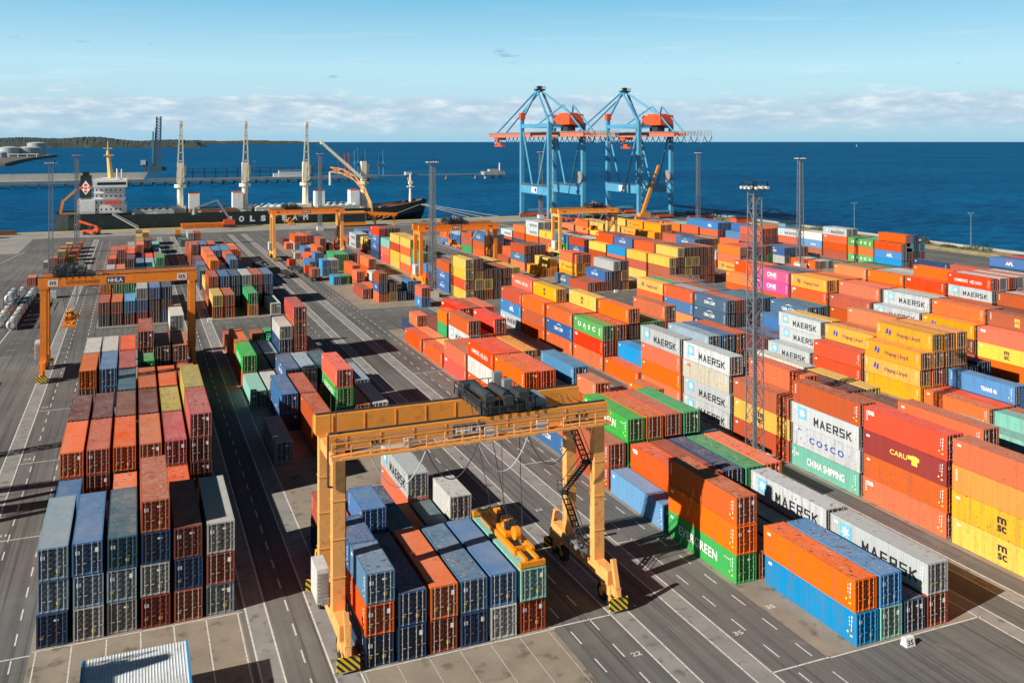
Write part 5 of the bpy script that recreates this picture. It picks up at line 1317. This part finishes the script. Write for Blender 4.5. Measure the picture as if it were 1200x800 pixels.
# ------------------------------------------------------------------ vehicles and yard things
def truck(u, v, rot, label, cab_mat, load=None, load_mesh=None, group='yard trucks and trailers'):
    t = thing('yard_truck', label, 'truck', (u, v, 0), rot, group)
    m = MB(); m.box(-1.2, -6.4, 1.05, 1.2, 6.0, 1.30); 
    for y in (-6.2, -2, 2, 5.8): m.box(-1.22, y - .12, 1.0, 1.22, y + .12, 1.33)
    m.build('chassis', M_dark, t)
    for y in (-5.4, -4.1, 4.2):
        for x in (-1.0, 1.0):
            w_ = MB(); w_.tube((x - .2, y, .5), (x + .2, y, .5), .5, seg=12); w_.build('wheel', M_tyre, t)
    if cab_mat:
        m = MB(); m.prism([(6.3, .9), (8.9, .9), (8.9, 2.2), (8.5, 3.3), (6.3, 3.4)], 'x', -1.2, 1.2); c = m.build('cab', cab_mat, t)
        m = MB(); m.box(-1.1, 8.62, 2.2, 1.1, 8.86, 3.0); m.build('windscreen', M_glass, c)
        for x in (-1.0, 1.0): w_ = MB(); w_.tube((x - .2, 7.9, .5), (x + .2, 7.9, .5), .5, seg=12); w_.build('wheel', M_tyre, t)
    return t
def loose_box(u, v, z, Ln, code, label, rot=0):
    H = H40 if Ln > 7 else H20
    o = put('shipping_container', cm('whole', Ln, H, 1), None, (u, v, z), rot); o.color = (*CC[code][0], 1); tag(o, label, 'shipping container', 'containers on trucks')
truck(52.6, 287.5, 0, 'flatbed truck with red cab carrying a brick red container', M_crred)
loose_box(51.4, 281.2, 1.34, L20, 'r', 'brick red short container riding on the truck with the red cab')
truck(46.0, 262.0 + 35, 0, 'empty dark flatbed trailer parked behind the red container truck', None)
truck(51.2, 306, R(8), 'truck with red cab waiting beside the mid yard stacks', M_crred)
truck(39.5, 296, R(4), 'truck with white cab and bare chassis in the lane left of centre', M_shipw)
loose_box(36.4, 302.0, 1.34, L20, 'T', 'dark teal short container standing alone by the white cab truck')
tt = truck(37.6, 308.3, 0, 'dark trailer under the dark teal container', None)
loose_box(35.0, 276.0, .02, L20, 'n', 'navy short container on the ground left of the white cab truck')
truck(18.5, 430, 0, 'truck with yellow cab beside the mint and red containers near the quay', M_yellow)
# tank containers by the left edge
M_side_brown = mat('brown_frame_paint', (0.22, 0.07, 0.045), 0.6)
M_tank = mat('tank_cladding', (0.55, 0.54, 0.53), 0.4, 0.2, var=.25, scale=1.2, dirt=(.2, .12, .08), dirt_amt=.5)
def tank(u, v, z, label, dark):
    t = thing('tank_container', label, 'tank container', (u, v, z), 0, 'tank containers in two rows')
    m = MB(); m.tube((1.22, .5, 1.3), (1.22, 5.55, 1.3), 1.08, seg=20); m.tube((1.22, .22, 1.3), (1.22, .5, 1.3), .7, 1.08, 20); m.tube((1.22, 5.55, 1.3), (1.22, 5.83, 1.3), 1.08, .7, 20)
    m.build('tank', M_tank if not dark else M_lgrey, t)
    m = MB()
    for x in (.06, 2.38):
        for y in (.06, 6.0): m.beam((x, y, 0), (x, y, 2.55), .12)
        for z_ in (.06, 2.5): m.beam((x, .06, z_), (x, 6.0, z_), .10)
    for y in (.06, 6.0):
        for z_ in (.06, 2.5): m.beam((.06, y, z_), (2.38, y, z_), .10)
        m.beam((.06, y, .1), (2.38, y, 1.0), .06); m.beam((2.38, y, .1), (.06, y, 1.0), .06)
    m.build('frame', [M_grey, M_side_brown, M_fence][int(abs(v)) % 3], t)
for r_ in range(2):
    for i in range(8):
        for zz in ((0, 2.62) if i in (3, 4) and r_ == 0 else (0,)):
            lab = f"white tank container, {'lower' if zz == 0 else 'upper'}, {ORD[i]} from the front in the {'left' if r_ == 0 else 'right'} row"
            tank(-30.6 + r_ * 3.0, 237.5 + i * 6.5 - r_ * 3, zz, lab, (i + r_) % 2)
# small white bay markers
def marker(u, v, txt, label):
    t = thing('bay_marker', label, 'bay marker', (u, v, 0), 0, 'white bay number blocks')
    m = MB(); m.prism([(-.36, 0), (.36, 0), (.2, .72), (-.2, .72)], 'x', -.5, .5); m.build('block', M_white, t)
    q = MB(); q.add(text_mb(txt, .68, .46, .03), Matrix(((1, 0, 0, 0), (0, .22, -.97, -.292), (0, .97, .22, .34), (0, 0, 0, 1)))); q.build('lettering', M_black, t)
marker(62.3, 58.9, '35', 'white wedge block marked 35 before the front right containers')
marker(129.5, 228.6, '34', 'white wedge block marked 34 by the amber stack across the road')
marker(17.0, 228.9, '23', 'white wedge block at the far left-centre block')
def ground_no(txt, u, v, w_=.95, h=.6):
    ln2.add(text_mb(txt, w_, h, .02), Matrix(((1, 0, 0, u), (0, 1, 0, v), (0, 0, 1, .019), (0, 0, 0, 1))))
ln2 = MB()
for (tx_, u, v) in (('22', 39.7, 66.6), ('22', 34.2, 63.0), ('35', 55.4, 68.6), ('35', 49.8, 66.0), ('23', -13.6, 165), ('22', -13.6, 139), ('21', -13.6, 113.0), ('24', 44.5, 97), ('25', 44.5, 122)): ground_no(tx_, u, v)
struct('painted_numbers', ln2, M_line)
# shed roof at the bottom left
t = thing('site_shed', 'white corrugated shed roof with blue edges at the bottom left', 'shed', (0, 0, 0))
u0_, u1_, v1_, v0_, zz = -3.6, 3.85, 76.3, 60.0, 3.3
M_ribbed = mat('white_roof_sheet', (0.72, 0.76, 0.80), 0.4, .1, var=.08, scale=.5, dirt=(.35, .34, .33), dirt_amt=.35)
m = MB(); n = 34; pt = (u1_ - u0_) / n
for i in range(n):
    x = u0_ + i * pt
    m.quadf([(x, v0_, zz), (x + pt * .55, v0_, zz), (x + pt * .55, v1_, zz + .35), (x, v1_, zz + .35)]); m.quadf([(x + pt * .55, v0_, zz), (x + pt * .7, v0_, zz + .03), (x + pt * .7, v1_, zz + .38), (x + pt * .55, v1_, zz + .35)])
    m.quadf([(x + pt * .7, v0_, zz + .03), (x + pt * .85, v0_, zz + .03), (x + pt * .85, v1_, zz + .38), (x + pt * .7, v1_, zz + .38)]); m.quadf([(x + pt * .85, v0_, zz + .03), (x + pt, v0_, zz), (x + pt, v1_, zz + .35), (x + pt * .85, v1_, zz + .38)])
m.build('roof', M_ribbed, t)
m = MB(); m.box(u0_ + .2, v0_ + .2, 0, u1_ - .2, v1_ - .3, 3.55); m.build('wall', M_lgrey, t)
M_btrim = flat('blue_trim', (0.03, 0.28, 0.55))
for x in (u0_ - .14, u1_ + .01): m = MB(); m.prism([(v0_, zz - .25), (v1_, zz + .05), (v1_, zz + .47), (v0_, zz + .14)], 'x', x, x + .13); m.build('edge_trim', M_btrim, t)
# material handler beside the ship, orange
t = thing('material_handler', 'orange tracked excavator with long grey arm working at the ship', 'excavator', (45.0, 476, 0))
m = MB(); m.box(-3, -2.5, .3, 3, -1.6, 1.3); m.box(-3, 1.6, .3, 3, 2.5, 1.3); m.build('track', M_dark, t)
m = MB(); m.box(-2.8, -1.8, 1.5, 2.6, 1.8, 4.0); m.build('body', M_crred, t)
m = MB(); m.box(1.2, -1.7, 4.02, 2.8, .2, 6.2); m.build('cab', M_glass, t)
m = MB(); m.beam((.5, .6, 3.8), (-6, .6, 14.0), .9, 1.0); m.build('boom', M_grey, t)
m = MB(); m.beam((-6, .6, 14), (-17, .6, 10.0), .6, .7); m.tube((-17, .6, 10.0), (-17, .6, 7.0), .5, 1.2, 8); m.build('stick', M_grey, t)
# second material handler / lattice conveyor in orange
t = thing('ship_loader', 'orange loader with curved lattice arm reaching over the ship', 'ship loader', (88.5, 458, 0))
m = MB(); m.box(8, -4, .8, 22, 4, 7.0); m.build('body', M_orange2, t)
m = MB(); m.box(8.6, -4.05, 2.6, 21.6, -4.01, 6.4); m.build('window_band', M_glass, t)
m = MB(); m.box(7.6, -4.4, 7.02, 22.4, 4.4, 7.5); m.build('roof', M_yellow, t)
pts = [(27, 0, 1.5), (26, 0, 9), (23, 2, 17), (18, 4, 23.5), (12, 6, 27), (6, 8, 28)]
m = MB()
for a, b_ in zip(pts, pts[1:]):
    for dz in (0, 2.4): m.beam((a[0], a[1], a[2] + dz), (b_[0], b_[1], b_[2] + dz), .5)
    m.beam((a[0], a[1], a[2]), (b_[0], b_[1], b_[2] + 2.4), .4); m.beam((a[0], a[1], a[2] + 2.4), (b_[0], b_[1], b_[2]), .4)
m.build('arm', M_peach, t); m = MB(); m.tube((6, 8, 28), (6, 8, 21), .7, seg=8); m.build('spout', M_lgrey, t)
m = MB()
for i in range(6): m.beam((24 + i * 2.6, 0, 6.5 - i * .2), (26.6 + i * 2.6, 0, 6.3 - i * .2), .7, 1.8); m.beam((24 + i * 2.6, -1, 4.2), (26.6 + i * 2.6, -1, 6.4), .4)
for x in (28, 38): m.beam((x, 0, 0), (x, 0, 5.0), .8)
m.build('conveyor', M_orange2, t)
t = thing('quay_skip', 'long orange corrugated skip along the quay by the ship', 'skip', (22, 477.5, 0))
m = MB(); m.prism([(0, 0), (20, 0), (20.5, 2.6), (-.5, 2.6)], 'y', -1.2, 1.2); m.build('body', M_orange2, t)
m = MB()
for i in range(16): m.box(.4 + i * 1.25, -1.45, .2, .7 + i * 1.25, -1.25, 2.5)
m.build('ribs', M_orange2, t)
def forklift(u, v, rot, label, mt=M_crred):
    t = thing('reach_stacker', label, 'reach stacker', (u, v, 0), rot, 'reach stackers')
    m = MB(); m.box(-1.8, -4, .9, 1.8, 3, 2.4); m.box(-1.6, -4.2, 2.4, 1.6, -2, 3.2); m.build('body', mt, t)
    m = MB(); m.box(-.9, -1.2, 2.42, .9, 1.0, 4.4); m.build('cab', M_glass, t)
    m = MB(); m.beam((0, -3.2, 3.6), (0, 5.5, 6.5), .8, .9); m.box(-3, 5.2, 4.6, 3, 6.2, 5.2); m.build('boom', mt, t)
    for x in (-1.7, 1.7):
        for y in (-2.8, 2.0): w_ = MB(); w_.tube((x - .4, y, .85), (x + .4, y, .85), .85, seg=14); w_.build('wheel', M_tyre, t)
forklift(-19, 463, R(70), 'dark red reach stacker parked by the ship stern'); forklift(131.0, 258.5, R(-20), 'yellow reach stacker standing between the far central stacks', M_yellow); forklift(-62, 462, R(80), 'low dark reach stacker at the left end of the quay')
forklift(196, 296, R(20), 'yellow reach stacker among the amber containers', M_yellow)
# mobile crane
t = thing('mobile_crane', 'yellow mobile crane with raised telescopic boom beside the right quay crane', 'mobile crane', (262, 428, 0))
m = MB(); m.box(-7, -1.5, .9, 7, 1.5, 2.2); m.build('carrier', M_yellow, t)
m = MB(); m.box(-5, -1.4, 2.22, 1.5, 1.4, 4.4); m.build('turntable', M_yellow, t)
for i in range(5): w_ = MB(); w_.tube((-5.6 + i * 2.7, -1.6, .65), (-5.6 + i * 2.7, 1.6, .65), .65, seg=12); w_.build('wheels', M_tyre, t)
m = MB(); m.beam((-3, 0, 3.8), (2.5, 0, 18), 1.3, 1.5); m.beam((2.5, 0, 18), (7.5, 0, 30.5), .95, 1.1); m.build('boom', M_yellow, t)
# timber and barrier piles at the quay edge
for k, (u, v, w_) in enumerate([(-75, 474, 14), (-60, 476, 9), (240, 448, 10), (296, 425, 10)]):
    t = thing('material_stack', ['brown stack of timber at the left end of the quay', 'short brown pile beside the quay timber stack', 'dark stack of spare beams between the quay cranes', 'dark red stack of steel on the corner by the sea'][k], 'material stack', (u, v, 0))
    for i in range(3):
        m = MB(); m.box(-w_ + i * .5, -1.2, i * .7, w_ - i * .8, 1.2, i * .7 + .66); m.build('layer', mat('stack_brown' + 'abcd'[k], (.17, .065, .035) if k < 3 else (.3, .05, .03), .8), t)
for k, (u, v) in enumerate([(300, 395), (303, 360)]):
    t = thing('work_boat_shed', ['red topped service hut on the corner of the yard by the sea', 'small pale blue service hut by the shore'][k], 'hut', (u, v, 0))
    m = MB(); m.box(-5, -2.5, 0, 5, 2.5, 3.2); m.build('wall', M_crred if k == 0 else M_crblue, t)
    m = MB(); m.box(-5.3, -2.8, 3.22, 5.3, 2.8, 3.6); m.build('roof', M_dark, t)
